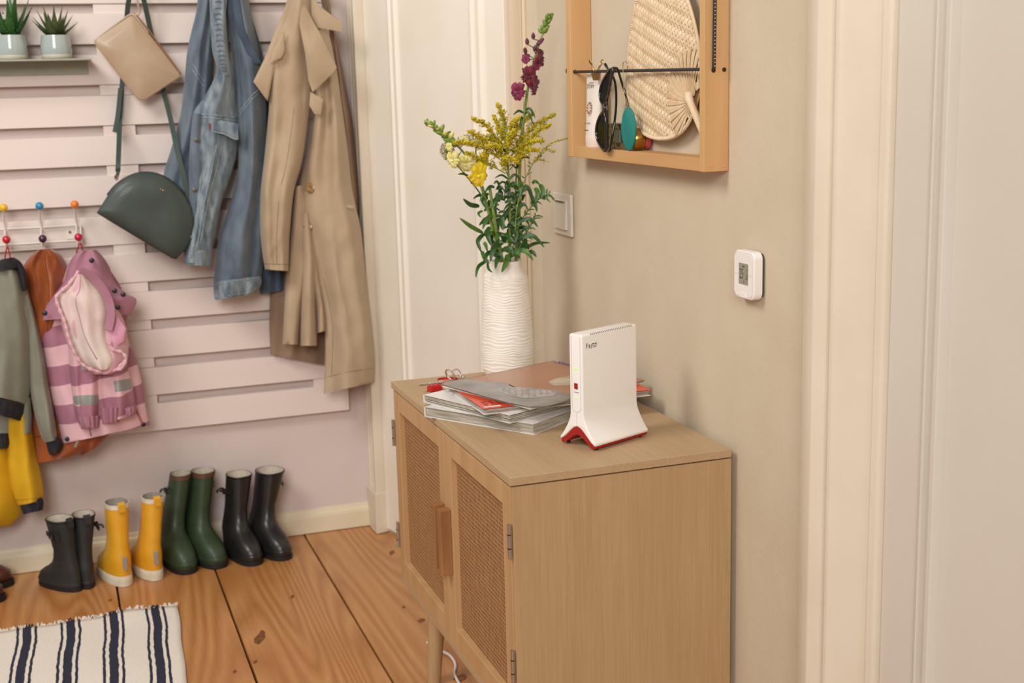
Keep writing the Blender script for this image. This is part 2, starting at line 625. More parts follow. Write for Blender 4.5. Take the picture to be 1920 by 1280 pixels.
def cane():
    m = bpy.data.materials.new('woven_rattan')
    m.use_nodes = True
    nt = m.node_tree
    b = nt.nodes['Principled BSDF']
    b.inputs['Roughness'].default_value = .55
    tc = N(nt, 'ShaderNodeTexCoord')
    sx = N(nt, 'ShaderNodeSeparateXYZ')
    nt.links.new(tc.outputs['Object'], sx.inputs[0])
    wob = N(nt, 'ShaderNodeTexNoise', Scale=60.0, Detail=2.0)
    nt.links.new(tc.outputs['Object'], wob.inputs['Vector'])

    def m2(op, a, bb):
        n = N(nt, 'ShaderNodeMath', operation=op)
        for i, q in enumerate((a, bb)):
            if q is None:
                continue
            if isinstance(q, (int, float)):
                n.inputs[i].default_value = q
            else:
                nt.links.new(q, n.inputs[i])
        return n.outputs[0]
    p = 2 * PI / .0075
    wv = m2('MULTIPLY', wob.outputs['Fac'], .9)
    py = m2('ADD', m2('MULTIPLY', sx.outputs['Y'], p), wv)
    pz = m2('ADD', m2('MULTIPLY', sx.outputs['Z'], p), wv)
    sy = m2('SINE', py, None)
    sz = m2('SINE', pz, None)
    h = m2('MULTIPLY', sy, sz)              # over and under
    a1 = m2('ABSOLUTE', m2('SINE', m2('MULTIPLY', py, .5), None), None)
    a2 = m2('ABSOLUTE', m2('SINE', m2('MULTIPLY', pz, .5), None), None)
    hole = m2('MULTIPLY', a1, a2)
    hh = m2('ADD', m2('MULTIPLY', h, .4), hole)
    st = N(nt, 'ShaderNodeMapping')
    st.inputs['Scale'].default_value = (1, 40, 300)
    nt.links.new(tc.outputs['Object'], st.inputs[0])
    nz = N(nt, 'ShaderNodeTexNoise', Scale=1.0, Detail=2.0)
    nt.links.new(st.outputs[0], nz.inputs['Vector'])
    st2 = N(nt, 'ShaderNodeMapping')
    st2.inputs['Scale'].default_value = (1, 260, 14)
    nt.links.new(tc.outputs['Object'], st2.inputs[0])
    nz2 = N(nt, 'ShaderNodeTexNoise', Scale=1.0, Detail=2.0)
    nt.links.new(st2.outputs[0], nz2.inputs['Vector'])
    tone = m2('ADD', m2('MULTIPLY', nz.outputs['Fac'], .5), m2('MULTIPLY', nz2.outputs['Fac'], .5))
    fac = m2('ADD', m2('MULTIPLY', hh, .55), m2('MULTIPLY', tone, .65))
    r = N(nt, 'ShaderNodeValToRGB')
    e = r.color_ramp.elements
    e[0].position = .12
    e[0].color = lin('3c2210') + (1,)
    e[1].position = .92
    e[1].color = lin('bd8f60') + (1,)
    k = e.new(.42)
    k.color = lin('96683c') + (1,)
    nt.links.new(fac, r.inputs[0])
    nt.links.new(r.outputs[0], b.inputs['Base Color'])
    bp = N(nt, 'ShaderNodeBump', Strength=.9, Distance=.0012)
    nt.links.new(hh, bp.inputs['Height'])
    nt.links.new(bp.outputs[0], b.inputs['Normal'])
    return m


m_cane = cane()
cab = thing('rattan_cabinet', 'light oak cabinet with woven rattan doors and tapered legs', 'cabinet', ((CX0 + CX1) / 2, (CY0 + CY1) / 2, 0))
TT = .0135
MB().box((CX0, CY0, ZT - TT), (CX1, CY1, ZT)).build('top', m_oak, cab, bevel=.0012)
fx = CX0 + .004                   # carcass front
body = MB()
t = .012
zt2 = ZT - TT - .002
body.box((fx, CY0 + .001, ZB), (CX1, CY0 + .001 + t, zt2))
body.build('side_panel', m_oakv, cab, bevel=.001)
MB().box((fx, CY1 - .001 - t, ZB), (CX1, CY1 - .001, zt2)).build('side_panel', m_oakv, cab, bevel=.001)
MB().box((fx, CY0 + .001 + t, ZB), (CX1, CY1 - .001 - t, ZB + .016)).build('bottom_panel', m_oak, cab, bevel=.001)
MB().box((CX1 - .006, CY0 + .013, ZB + .016), (CX1 - .001, CY1 - .013, zt2)).build('back_panel', m_oakv, cab)
MB().box((fx + .03, CY0 + .013, (ZB + ZT) / 2), (CX1 - .006, CY1 - .013, (ZB + ZT) / 2 + .012)).build('shelf', m_oak, cab)
MB().box((fx + .02, CY0 + .02, ZT - TT - .0025), (CX1 - .01, CY1 - .02, ZT - TT)).build('spacer', m_dark, cab)
ym = at(832.5, 816, X=CX0 + .003).y
dz0, dz1 = ZB + .0185, zt2 - .002
fw = .036


def cab_door(y0, y1, hinge_hi, hs):
    xf, xb = CX0 + .002, CX0 + .020
    fr = MB().box((xf + .011, y0 + fw - .004, dz0 + fw - .004), (xf + .0135, y1 - fw + .004, dz1 - fw + .004)).build('rattan_door', m_cane, cab, label='door with a panel of woven rattan')
    MB().box((xf, y0, dz0), (xb, y0 + fw, dz1)).build('stile', m_frame, fr, bevel=.0012)
    MB().box((xf, y1 - fw, dz0), (xb, y1, dz1)).build('stile', m_frame, fr, bevel=.0012)
    MB().box((xf, y0 + fw, dz1 - fw), (xb, y1 - fw, dz1)).build('rail', m_frame, fr, bevel=.0012)
    MB().box((xf, y0 + fw, dz0), (xb, y1 - fw, dz0 + fw)).build('rail', m_frame, fr, bevel=.0012)
    h0, h1 = at(826, 950, X=CX0 - .01).z, at(826, 1066, X=CX0 - .01).z
    yy = hs
    MB().box((xf - .020, yy - .010, h1), (xf, yy + .010, h0)).build('handle', m_handle, fr, bevel=.0015)
    for z in hinge_hi:
        yh = y0 if hs > (y0 + y1) / 2 else y1
        h = MB()
        h.lathe([(.0031, -.027), (.0031, .027)], (xf - .003, yh + (-.002 if yh == y0 else .002), z), n=12)
        h.box((xf - .0035, yh - .0045, z - .026), (xf - .0005, yh + .0045, z + .026))
        h.build('hinge', m_steel, fr, smooth=True, angle=40)
        for k in (-1, 1):
            MB().lathe([(.0034, -.0008), (.0034, .0008)], (xf - .003, yh + (-.002 if yh == y0 else .002), z + k * .011), n=12).build('hinge_ring', m_dark, fr)


cab_door(CY0 + .0085, ym - .001, (at(953, 1012, X=CX0).z, at(957, 1243, X=CX0).z), ym - .019)
cab_door(ym + .001, CY1 - .0085, (at(740, 812, X=CX0).z, at(746, 1000, X=CX0).z), ym + .019)
for lx, sx in ((CX0 + .055, -1), (CX1 - .055, 1)):
    for ly, sy in ((CY0 + .09, -1), (CY1 - .09, 1)):
        r = MB()
        rs = []
        for k in range(6):
            q = k / 5
            rr = lerp(.0195, .0135, q)
            cx, cy, cz = lx + sx * .012 * q, ly + sy * .012 * q, lerp(ZB, 0.0, q)
            rs.append([V((cx + rr * math.cos(2 * PI * i / 20), cy + rr * math.sin(2 * PI * i / 20), cz)) for i in range(20)])
        r.rings(rs)
        r.build('leg', m_oakv, cab, smooth=True, angle=40)
# ------------------------------------------------------------------ things on the cabinet
def text_mesh(name, body, size, M, m, parent, depth=.0, xscale=1.0, font_shear=0.0):
    cu = bpy.data.curves.new(name, 'FONT')
    cu.body = body
    cu.size = size
    cu.extrude = depth
    cu.shear = font_shear
    cu.resolution_u = 3
    tmp = bpy.data.objects.new('tmp_text', cu)
    COL.objects.link(tmp)
    dg = bpy.context.evaluated_depsgraph_get()
    me = bpy.data.meshes.new_from_object(tmp.evaluated_get(dg))
    bpy.data.objects.remove(tmp, do_unlink=True)
    bpy.data.curves.remove(cu)
    me.name = name
    o = bpy.data.objects.new(name, me)
    COL.objects.link(o)
    inv = wmat(parent).inverted()
    S_ = Matrix.Diagonal((xscale, 1, 1, 1))
    me.transform(inv @ M @ S_)
    me.materials.clear()
    me.materials.append(m)
    o.parent = parent
    return o


def frame_mat(o, x, y):
    """4x4 from origin and the two in-plane axes"""
    x = V(x).normalized()
    y = V(y)
    y = (y - x * y.dot(x)).normalized()
    z = x.cross(y)
    return Matrix(((x.x, y.x, z.x, o[0]), (x.y, y.y, z.y, o[1]), (x.z, y.z, z.z, o[2]), (0, 0, 0, 1)))


def quad(mb, o, x, y, w_, h_):
    o, x, y = V(o), V(x), V(y)
    return mb.add([o, o + x * w_, o + x * w_ + y * h_, o + y * h_], [(0, 1, 2, 3)])


m_plastic = mat('white_glossy_plastic', 'f1ece6', rough=.32, coat=.1)
m_red = mat('dark_red_plastic', 'a31312', rough=.4)
m_ink = mat('black_ink', '26221f', rough=.6)
m_led = bpy.data.materials.new('green_led')
m_led.use_nodes = True
_b = m_led.node_tree.nodes['Principled BSDF']
_b.inputs['Base Color'].default_value = (.3, .6, .05, 1)
_b.inputs['Emission Color'].default_value = (.45, .85, .08, 1)
_b.inputs['Emission Strength'].default_value = .7

# --- router
p_fl, p_fr, p_bl = at(1112.5, 845, Z=ZT + .003), at(1217, 814, Z=ZT + .003), at(1049, 827, Z=ZT + .003)
ctr = (p_fr + p_bl) / 2
ru = (p_fr - p_fl).normalized()
rv = V((ru.y, -ru.x, 0))
RW = .064                         # half width
rt = thing('wifi_router', 'white upright mesh router with red foot and small logo', 'router', (ctr.x, ctr.y, ZT))


def RP(u, v_, z):
    return V((ctr.x, ctr.y, ZT)) + ru * u + rv * v_ + V((0, 0, z))


HT = .186
half = [(.0148, HT), (.0148, .063), (.0150, .055), (.0162, .0485), (.0190, .0415), (.0235, .0335), (.030, .0235), (.0355, .0165), (.0385, .0135), (.0395, .011), (.0385, .008)]
arch = [(.030, .013), (.022, .020), (.014, .0275), (.007, .0325), (0, .0345)]
prof = half + arch + [(-a, b) for a, b in reversed(arch[:-1])] + [(-a, b) for a, b in reversed(half)]


def inset(P, d):
    out = []
    n = len(P)
    for i in range(n):
        a, b, c_ = V(P[i - 1] + (0,)), V(P[i] + (0,)), V(P[(i + 1) % n] + (0,))
        e0, e1 = (b - a).normalized(), (c_ - b).normalized()
        nn = (V((e0.y, -e0.x, 0)) + V((e1.y, -e1.x, 0)))
        nn = nn.normalized() / max(.55, nn.length / 2)
        out.append((b.x - nn.x * d, b.y - nn.y * d))
    return out


# rounded top edges of the profile
rc = .004
prof = [(half[0][0] - rc + rc * math.sin(a), HT - rc + rc * math.cos(a)) for a in (0.0, .39, .79, 1.18, 1.57)] + prof[1:-1] + [(-half[0][0] + rc - rc * math.sin(a), HT - rc + rc * math.cos(a)) for a in (1.57, 1.18, .79, .39, 0.0)]
sgn = 1 if sum(prof[i - 1][0] * prof[i][1] - prof[i][0] * prof[i - 1][1] for i in range(len(prof))) > 0 else -1
er = .0026
sh = MB()
rgs = [(-RW + er * (1 - math.sin(a)), er * .75 * (1 - math.cos(a))) for a in (1.5708, 1.1, .6, 0.0)]
rgs += [(-u_, d_) for u_, d_ in reversed(rgs)]
sh.rings([[RP(u_, a, b) for a, b in inset(prof, sgn * d_)] for u_, d_ in rgs])
sh = sh.build('shell', m_plastic, rt, smooth=True, angle=38)
ar2 = [(.0375, .0085), (.030, .0128), (.022, .0198), (.014, .0273), (.007, .0322), (0, .0342)]
lo2 = [(0, .021), (.010, .0175), (.020, .010), (.028, .0045), (.034, .002), (.0365, .003)]
redp = [(a, b) for a, b in ar2[:-1]] + [ar2[-1]] + [(-a, b) for a, b in reversed(ar2[:-1])] + [(-a, b) for a, b in reversed(lo2[1:])] + [(a, b) for a, b in lo2]
rb = MB().prism([RP(-RW + .0012, a, b) for a, b in redp], ru * (2 * RW - .0024)).build('base', m_red, rt, bevel=.001)
for su in (-1, 1):
    for sv in (-1, 1):
        MB().lathe([(.003, 0), (.0035, .006)], RP(su * (RW - .012), sv * .0315, 0), n=12).build('foot', m_dark, rb)
# inlay strip on the narrow end
m_groove = mat('plastic_seam', 'c9c2b9', rough=.5)
rr = .0095
top, low = HT - .004, .068
outl = [(-rr, top)] + [(-rr * math.cos(a), low - rr * math.sin(a)) for a in [PI * k / 10 for k in range(11)]] + [(rr, top)]
MB().tube([RP(-RW - .0001, a, b) for a, b in outl], .00045, n=6).build('seam', m_groove, sh)
MB().tube([RP(-RW - .0001, 0, .036), RP(-RW - .0001, 0, low - rr)], .0003, n=6).build('seam', m_groove, sh)
eo = -RW - .0004
mb = MB().box((0, 0, 0), (.001, .0075, .0095), frame_mat(RP(eo, -.0038, .097), -ru, rv))
mb.build('button', m_red, rt, bevel=.0004)
for zc, kind in ((.1265, 0), (.0815, 1)):
    mb = MB()
    if kind == 0:
        for k, q in enumerate((.004, .0025)):
            mb.tube([RP(eo, q * math.sin(a) * -1, zc + q * math.cos(a)) for a in [(-1.1 + 2.2 * i / 8) for i in range(9)]], .0006, n=5)
        mb.sphere(RP(eo, 0, zc - .0035), .0009, n=6)
    else:
        for k in (-1, 0, 1):
            mb.sphere(RP(eo, k * .0022, zc), (.0011, .0011, .0008), n=6)
    mb.build('led', m_led, rt, label='green glowing status light')
text_mesh('lettering', 'Connect', .0034, frame_mat(RP(eo, -.0056, .0905), rv, (0, 0, 1)), m_ink, sh)
# logo on the front: letters stand slightly askew
lx = -RW + .0085
for ch, sz, dz, wd in (('F', .0098, .0005, .0058), ('R', .0078, -.0002, .0051), ('I', .0090, -.001, .0027), ('T', .0088, .0, .0050), ('Z', .0080, .0005, .0050), ('!', .0072, .001, .0030)):
    text_mesh('logo_letter', ch, sz * 1.15, frame_mat(RP(lx, .0150, .1628 + dz), ru, (0, 0, 1)), m_ink, sh, depth=.0002, xscale=.74)
    lx += wd
# vent slots along the front top edge and the top face
m_slot = mat('vent_shadow', '958c82', rough=.6)
for k in range(24):
    tdir = (rv - V((0, 0, 1))).normalized()
    MB().box((0, -.0016, -.0004), (.0018, .0016, .0004), frame_mat(RP(-RW + .020 + k * .0041, .01363, HT - .00117), ru, tdir)).build('vent_slot', m_slot, sh)
for k in range(26):
    MB().box((0, 0, 0), (.0014, .005, .0004), frame_mat(RP(-RW + .014 + k * .0041, -.009, HT - .0002), ru, rv)).build('vent_slot', m_slot, sh)

# --- magazines
m_page = mat('page_edges', 'cfc6b6', '8f8576', scale=900, rough=.8, stretch=(.02, .02, 1), lo=.35, hi=.7, bump=.4, bscale=900)
m_pagew = mat('cover_white', 'ece9e6', rough=.28, coat=.2)
m_orange = mat('cover_orange_red', 'e2492c', rough=.32, coat=.2)
m_brown = mat('cover_brown', 'b07a5c', 'a56f52', scale=8, rough=.3, coat=.25)
m_pgrey = mat('cover_grey_print', '9f9a97', '6f6b6a', scale=14, rough=.32, coat=.2)
m_psand = mat('cover_sand_print', 'c8bba6', 'a89981', scale=24, rough=.32)
m_pdark = mat('cover_dark_print', '3a2a24', '6b4128', scale=25, rough=.3)
m_ptan = mat('cover_tan_print', 'c98555', rough=.3)
m_pblue = mat('cover_blue_lettering', '4b4f9e', rough=.4)
m_ppink = mat('cover_pink_print', 'd0467c', rough=.3)
m_pteal = mat('cover_grey_green_print', '9aa39b', rough=.3)


def magazine(name, label, o, ang, lw, ln, z, th, cover, nsheet, curl=0.0, splay=.004, group='magazines stacked on the cabinet'):
    """o: the corner nearest the camera; local x runs along the long edge to the right, y along the short edge to the back"""
    t_ = thing(name, label, 'magazine', (o[0], o[1], z), (0, 0, ang), group)

    def top(x, y, zz):
        q = x / ln
        return zz + curl * (max(0, .35 - q) / .35) ** 2 * (1 - .5 * y / lw)
    blk = MB()
    k = nsheet
    for i in range(k):
        z0, z1 = th * (.06 + .88 * i / k), th * (.06 + .88 * (i + .78) / k)
        e = splay * rnd.random()
        g = splay * rnd.random()
        blk.box((.001 + e, .001 + g, z0), (ln - .001 - g, lw - .0015 - e * .4, z1))
    blk.build('pages', m_page, t_, local=True)
    for zz, nm in ((0, 'back_cover'), (th - .0006, 'front_cover')):
        c_ = MB()
        nx, ny = 14, 4
        vs = []
        for lay in (0, .0006):
            for i in range(nx + 1):
                for j in range(ny + 1):
                    x, y = ln * i / nx, lw * j / ny
                    vs.append((x, y, top(x, y, zz + lay) if nm == 'front_cover' else zz + lay))
        n1 = (nx + 1) * (ny + 1)
        fs = []
        for i in range(nx):
            for j in range(ny):
                a = i * (ny + 1) + j
                q = (a, a + ny + 1, a + ny + 2, a + 1)
                fs += [q[::-1], tuple(p + n1 for p in q)]
        rim = [i * (ny + 1) for i in range(nx + 1)] + [nx * (ny + 1) + j for j in range(1, ny + 1)] + [i * (ny + 1) + ny for i in range(nx - 1, -1, -1)] + [j for j in range(ny - 1, 0, -1)]
        fs += [(a, b, b + n1, a + n1) for a, b in zip(rim, rim[1:] + rim[:1])]
        c_.add(vs, fs)
        cv = c_.build(nm, cover if nm == 'front_cover' else m_pagew, t_, local=True, smooth=True, angle=40)
    sp_ = MB().box((0, lw - .0015, .0), (ln, lw, th)).build('spine', cover, t_, local=True)
    return t_, cv, top


def prints(cv, top, th, items, lift=.00035):
    for nm, m, poly, up in items:
        if len(poly) > 5:
            poly = [(p.x, p.y) for p in smooth_path([V((a, b, 0)) for a, b in list(poly) + [poly[0]]], 4)[:-1]]
        c0 = V((sum(p[0] for p in poly) / len(poly), sum(p[1] for p in poly) / len(poly), 0))
        mb = MB()
        vs = [(x, y, top(x, y, th) + lift * up) for x, y in poly] + [(c0.x, c0.y, top(c0.x, c0.y, th) + lift * up)]
        n = len(poly)
        mb.add(vs, [(i, (i + 1) % n, n) for i in range(n)])
        mb.build(nm, m, cv, local=True)


z1 = ZT
qL, qF = at(796, 781, Z=ZT), at(1001, 815, Z=ZT)
a1 = math.atan2(qL.y - qF.y, qL.x - qF.x) - PI / 2
mg1, cv1, tp1 = magazine('magazine', 'thick white magazine at the bottom of the stack', qF, a1, (qL - qF).length, .285, z1, .0185, m_pagew, 9)
z2 = z1 + .0188
qL, qF = at(794, 754, Z=z2), at(955.5, 794, Z=z2)
a2 = math.atan2(qL.y - qF.y, qL.x - qF.x) - PI / 2
l2 = (qL - qF).length
mg2, cv2, tp2 = magazine('magazine', 'white magazine with dark and orange photo, second from the bottom', qF, a2, l2, .285, z2, .0145, m_pagew, 8)
prints(cv2, tp2, .0145, [('cover_photo', m_pdark, [(.035, l2 * .42), (.2, l2 * .42), (.2, l2 * .83), (.035, l2 * .83)], 1),
                         ('cover_photo', m_ptan, [(.04, l2 * .62), (.12, l2 * .70), (.12, l2 * .80), (.04, l2 * .80)], 2)])
z3 = z2 + .0148
qL, qF, qR = at(823.5, 717, Z=z3 + .010), at(907, 767, Z=z3 + .010), at(1220, 731, Z=z3 + .010)
qF.z = 0
a3 = math.atan2(qR.y - qF.y, qR.x - qF.x)
l3 = (qL - V((qF.x, qF.y, qL.z))).length
mg3, cv3, tp3 = magazine('magazine', 'orange red magazine lying just under the top one', qF, a3, l3, (qR - V((qF.x, qF.y, qR.z))).length, z3, .0105, m_orange, 6)
prints(cv3, tp3, .0105, [('cover_panel', m_pteal, [(.06, .006), (.135, .006), (.12, .06), (.05, .04)], 1),
                         ('cover_panel', m_ppink, [(.012, l3 - .035), (.2, l3 - .035), (.2, l3 - .003), (.05, l3 - .003)], 1),
                         ('cover_panel', m_pagew, [(.004, .006), (.034, .006), (.034, .013), (.004, .013)], 1)])
M3 = mg3.matrix_basis
for k in range(4):
    for j in range(5):
        MB().box((.010 + .0125 * j, .046 - k * .008, .0108), (.010 + .0125 * j + rnd.uniform(.006, .011), .0478 - k * .008, .0109), M3).build('text_line', m_ink, cv3)
z4 = z3 + .0110
qL, qF, qT = at(827, 720, Z=z4 + .004), at(994, 763, Z=z4 + .004), at(1031, 677.5, Z=z4 + .004)
e1 = qF - qL
a4 = math.atan2(e1.y, e1.x) + PI / 2
l4 = e1.length
n4 = .275
mg4, cv4, tp4 = magazine('magazine', 'thin magazine with brown and grey photo cover on top of the stack', V((qF.x, qF.y, 0)), a4, l4, n4, z4, .0045, m_brown, 3, curl=.0, splay=.002)
# grey hill, shell-like object and lettering on the top cover
hill = [(0, l4), (.0, .0), (.10, .0), (.105, .03), (.11, .05), (.10, .075), (.085, .10), (.075, .135), (.085, .165), (.07, .2), (.055, l4)]
prints(cv4, tp4, .0045, [('cover_photo', m_pgrey, hill, 1),
                         ('cover_photo', mat('cover_pale_grey_print', 'b7b3b0', '8e8a88', scale=60, rough=.32), [(.03, .05), (.075, .03), (.1, .05), (.095, .09), (.075, .125), (.045, .14), (.03, .1)], 2),
                         ('cover_photo', m_psand, [(.13, .085), (.16, .065), (.215, .055), (.255, .06), (.26, .09), (.235, .115), (.18, .125), (.145, .115)], 1),
                         ('cover_photo', m_pdark, [(.225, .10), (.265, .085), (.265, .108), (.23, .122)], 2)], lift=.00025)
for k in range(9):
    for j in range(5):
        cx_, cy_ = .04 + .007 * k, .05 + .017 * j + (.008 if k % 2 else 0)
        if cx_ + cy_ * .2 < .112:
            MB().sphere(mg4.matrix_basis @ V((cx_, cy_, .0051)), (.0018, .0026, .0004), n=6).build('cover_dot', m_pgrey, cv4, smooth=True)
M4 = mg4.matrix_basis
text_mesh('lettering', 'Studien', .026, M4 @ frame_mat((n4 - .014, l4 - .012, .0052), (0, -1, 0), (1, 0, 0)), m_pblue, cv4, font_shear=.25)

# --- keys with a red brick fob
m_nickel = mat('nickel', 'cfc9bd', rough=.22, metal=1.0)
m_fobred = mat('glossy_red_plastic', 'c3121c', rough=.3)
kz = ZT
kt = thing('key_ring', 'bunch of keys on steel rings behind the magazines', 'keys', at(835, 712, Z=kz))


def ringtube(mb, c, r, nrm, tr, n=24):
    nrm = V(nrm).normalized()
    a = nrm.orthogonal().normalized()
    b = nrm.cross(a)
    c = V(c)
    pts = [c + (a * math.cos(2 * PI * i / n) + b * math.sin(2 * PI * i / n)) * r for i in range(n)]
    rs = []
    for i, p in enumerate(pts):
        o_ = (p - c).normalized()
        rs.append([p + (o_ * math.cos(2 * PI * k / 6) + nrm * math.sin(2 * PI * k / 6)) * tr for k in range(6)])
    rs.append(rs[0])
    mb.rings(rs, (False, False))


kc = at(844, 703, Z=kz + .012)
mb = MB()
ringtube(mb, kc, .0125, (.75, .35, .35), .0012)
ringtube(mb, kc + V((.001, .0005, .0005)), .0118, (.75, .35, .35), .0012)
mb.build('split_ring', m_nickel, kt, smooth=True)
kc2 = at(852, 702, Z=kz + .009)
mb = MB()
ringtube(mb, kc2 + V((.004, 0, 0)), .0105, (.35, -.9, .2), .0012)
mb.build('split_ring', m_nickel, kt, smooth=True)
mb = MB()
for k in range(5):
    ringtube(mb, at(860 + 2.2 * k, 708 - .3 * k, Z=kz + .003), .0028, (math.sin(k * 1.4), math.cos(k * 1.4), .3), .0008, n=12)
mb.build('chain', m_nickel, kt, smooth=True, kind='stuff')


def key(p0, p1, hw):
    """key blade from tip p0 to bow p1"""
    a, b = V(p0), V(p1)
    x = (b - a).normalized()
    y = V((-x.y, x.x, 0))
    ln = (b - a).length
    out = [(0, -.002), (.003, -.0038)]
    q = .003
    while q < ln * .6:
        out += [(q, -.0038 + rnd.uniform(0, .0022)), (q + .0022, -.0038 + rnd.uniform(0, .0022))]
        q += .003
    out += [(ln * .66, -.0036), (ln * .7, -.0036)]
    out += [(ln * .7 + hw + hw * math.cos(t_), hw * math.sin(t_)) for t_ in [-2.6 + 5.2 * i / 12 for i in range(13)]]
    out += [(ln * .7, .0036), (.003, .0036), (0, .001)]
    return MB().prism([a + x * u + y * v_ for u, v_ in out], (0, 0, .0022))


key(at(785, 722, Z=kz + .001), at(829, 716, Z=kz + .003), .009).build('key', m_nickel, kt, bevel=.0003, seg=1)
key(at(798, 734, Z=kz + .0005), at(822, 722, Z=kz + .001), .008).build('key', m_nickel, kt, bevel=.0003, seg=1)
lp = [at(x, y, Z=kz + .003) for x, y in ((822, 718), (820, 714), (823, 710.5), (832, 709), (842, 708.5), (852, 709), (858, 710.5))]
MB().strip(smooth_path(lp, 4), (0, 0, 1), .0022, .0012).build('strap', m_fobred, kt, smooth=True, angle=40)
ft = MB()
fo, fa, fb = at(809, 735, Z=kz + .001), at(830, 731, Z=kz + .001), at(821, 723, Z=kz + .001)
fxv = (fa - fo).normalized()
fbm = frame_mat(fo, fxv, V((-fxv.y, fxv.x, 0)))
fob = MB().box((0, 0, 0), (.026, .016, .0095), fbm).build('brick_fob', m_fobred, kt, bevel=.0006, label='red toy brick key fob')
for i in range(3):
    for j in range(2):
        MB().lathe([(.0024, 0), (.0024, .0017)], fbm @ V((.0045 + .008 * i, .004 + .008 * j, .0095)), n=12).build('stud', m_fobred, fob, smooth=True, angle=40)

# --- vase wrapped in cord
vc = at(953.5, 704, Z=ZT)
m_vase = mat('white_matte_ceramic', 'efe8dd', 'e8dfd2', scale=30, rough=.72, bump=.25, bscale=500)
m_vin = mat('vase_inside_shadowed_clay', 'cfc6b8', rough=.8)
ZV = at(953, 487, X=None, Y=vc.y).z - ZT
vt = thing('flower_vase', 'white ceramic vase with ribbed cord texture holding flowers', 'vase', vc)
tab = [(0, .041), (.03, .0465), (.08, .0515), (.22, .0528), (.45, .0505), (.65, .0475), (.82, .0445), (.875, .0425), (.91, .037), (.95, .0335), (1, .0335)]
nr, na = 230, 120
rs = []
for k in range(nr + 1):
    q = k / nr
    z = ZV * q
    ring = []
    for i in range(na):
        th_ = 2 * PI * i / na
        c_, s_ = math.cos(th_), math.sin(th_)
        wob = noise.noise(V((c_ * 1.6, s_ * 1.6, q * 9))) * 1.1 + noise.noise(V((c_ * 3, s_ * 3, q * 20 + 5))) * .45
        ph = q * 40 + wob
        h = abs(math.sin(PI * ph)) ** .7
        h2 = abs(math.sin(PI * (ph * 3.1 + .3)))
        am = (.0011 + .0008 * noise.noise(V((c_ * 2 + 9, s_ * 2, q * 14)))) * (1 if q < .86 else max(0, (.9 - q) / .04))
        r = interp(tab, q) + am * h + .0002 * h2 * (1 if q < .86 else 0)
        if q > .84:
            f_ = min(1, (q - .84) / .1)
            r *= 1 + f_ * (.06 * math.sin(5 * th_ + 1) + .03 * math.sin(3 * th_))
        ring.append(vc + V((r * c_, r * s_, z)))
    rs.append(ring)
inner = []
for q in (1.0, .97, .9, .75):
    k = int(q * nr)
    inner.append([vc + (p - vc - V((0, 0, p.z - vc.z))) * .90 + V((0, 0, ZV * q)) for p in rs[k]])
MB().rings(rs + inner, (True, True)).build('body', m_vase, vt, smooth=True)

# ------------------------------------------------------------------ wall things on the right
# --- switch
sy0, sy1 = at(1074, 402, X=XW - .003).y, at(1036, 398, X=XW - .008).y
sz0, sz1 = at(1055, 440, X=XW - .004).z, at(1055, 362, X=XW - .004).z
m_swp = mat('aged_white_plastic', 'd9cebd', rough=.4)
sw = thing('light_switch', 'aged white rocker light switch on the wall beside the flowers', 'light switch', (XW, (sy0 + sy1) / 2, sz0))
MB().box((XW - .0075, sy0, sz0), (XW - .0005, sy1, sz1)).build('plate', m_swp, sw, bevel=.003, seg=3)
my, mz = (sy1 - sy0) * .17, (sz1 - sz0) * .15
rk = MB()
rk.prism([(XW - .007, sy0 + my, sz0 + mz), (XW - .0135, sy0 + my, sz0 + mz), (XW - .0105, sy0 + my, sz1 - mz), (XW - .007, sy0 + my, sz1 - mz)], (0, sy1 - sy0 - 2 * my, 0))
rk.build('rocker', m_swp, sw, bevel=.002)
MB().box((XW - .0145, sy0 + my + .008, sz1 - mz - .004), (XW - .0100, sy1 - my - .010, sz1 - mz - .0028)).build('indicator', m_ink, sw)

# --- thermostat
ty0 = at(1433, 520, X=XW - .002).y
ty1 = at(1377, 512, X=XW - .019).y
tz0, tz1 = at(1390, 557, X=XW - .016).z, at(1390, 468, X=XW - .016).z
th = thing('wall_thermostat', 'white wall thermostat with grey display reading 25.0', 'thermostat', (XW, (ty0 + ty1) / 2, tz0))


def rrect(y0, y1, z0, z1, r, X, n=6):
    pts = []
    for cy, cz, a0 in ((y1 - r, z1 - r, 0), (y0 + r, z1 - r, PI / 2), (y0 + r, z0 + r, PI), (y1 - r, z0 + r, 3 * PI / 2)):
        pts += [V((X, cy + r * math.cos(a0 + PI / 2 * k / n), cz + r * math.sin(a0 + PI / 2 * k / n))) for k in range(n + 1)]
    return pts


MB().prism(rrect(ty0 + .003, ty1 - .003, tz0 + .003, tz1 - .003, .008, XW - .004), (.004, 0, 0)).build('wall_plate', mat('grey_rubber', '4a4a4c', rough=.7), th)
MB().prism(rrect(ty0, ty1, tz0, tz1, .011, XW - .004), (-.0155, 0, 0)).build('case', m_plastic, th, bevel=.0022, seg=3)
XF_ = XW - .0195
fpl = MB().prism(rrect(ty0 + .0035, ty1 - .0015, tz0 + .0035, tz1 - .0035, .009, XF_), (-.0006, 0, 0)).build('front_plate', m_plastic, th, bevel=.0003)
MB().tube(rrect(ty0 + .003, ty1 - .001, tz0 + .003, tz1 - .003, .009, XF_ + .0001) + rrect(ty0 + .003, ty1 - .001, tz0 + .003, tz1 - .003, .009, XF_ + .0001)[:1], .0003, n=5).build('seam', m_groove, fpl)
w_, h_ = ty1 - ty0, tz1 - tz0
m_lcd = mat('grey_green_display', '9b9a84', '93927c', scale=40, rough=.25, coat=.3)
dy1, dy0 = ty1 - w_ * .27, ty0 + w_ * .27
dz_1, dz_0 = tz1 - h_ * .26, tz0 + h_ * .30
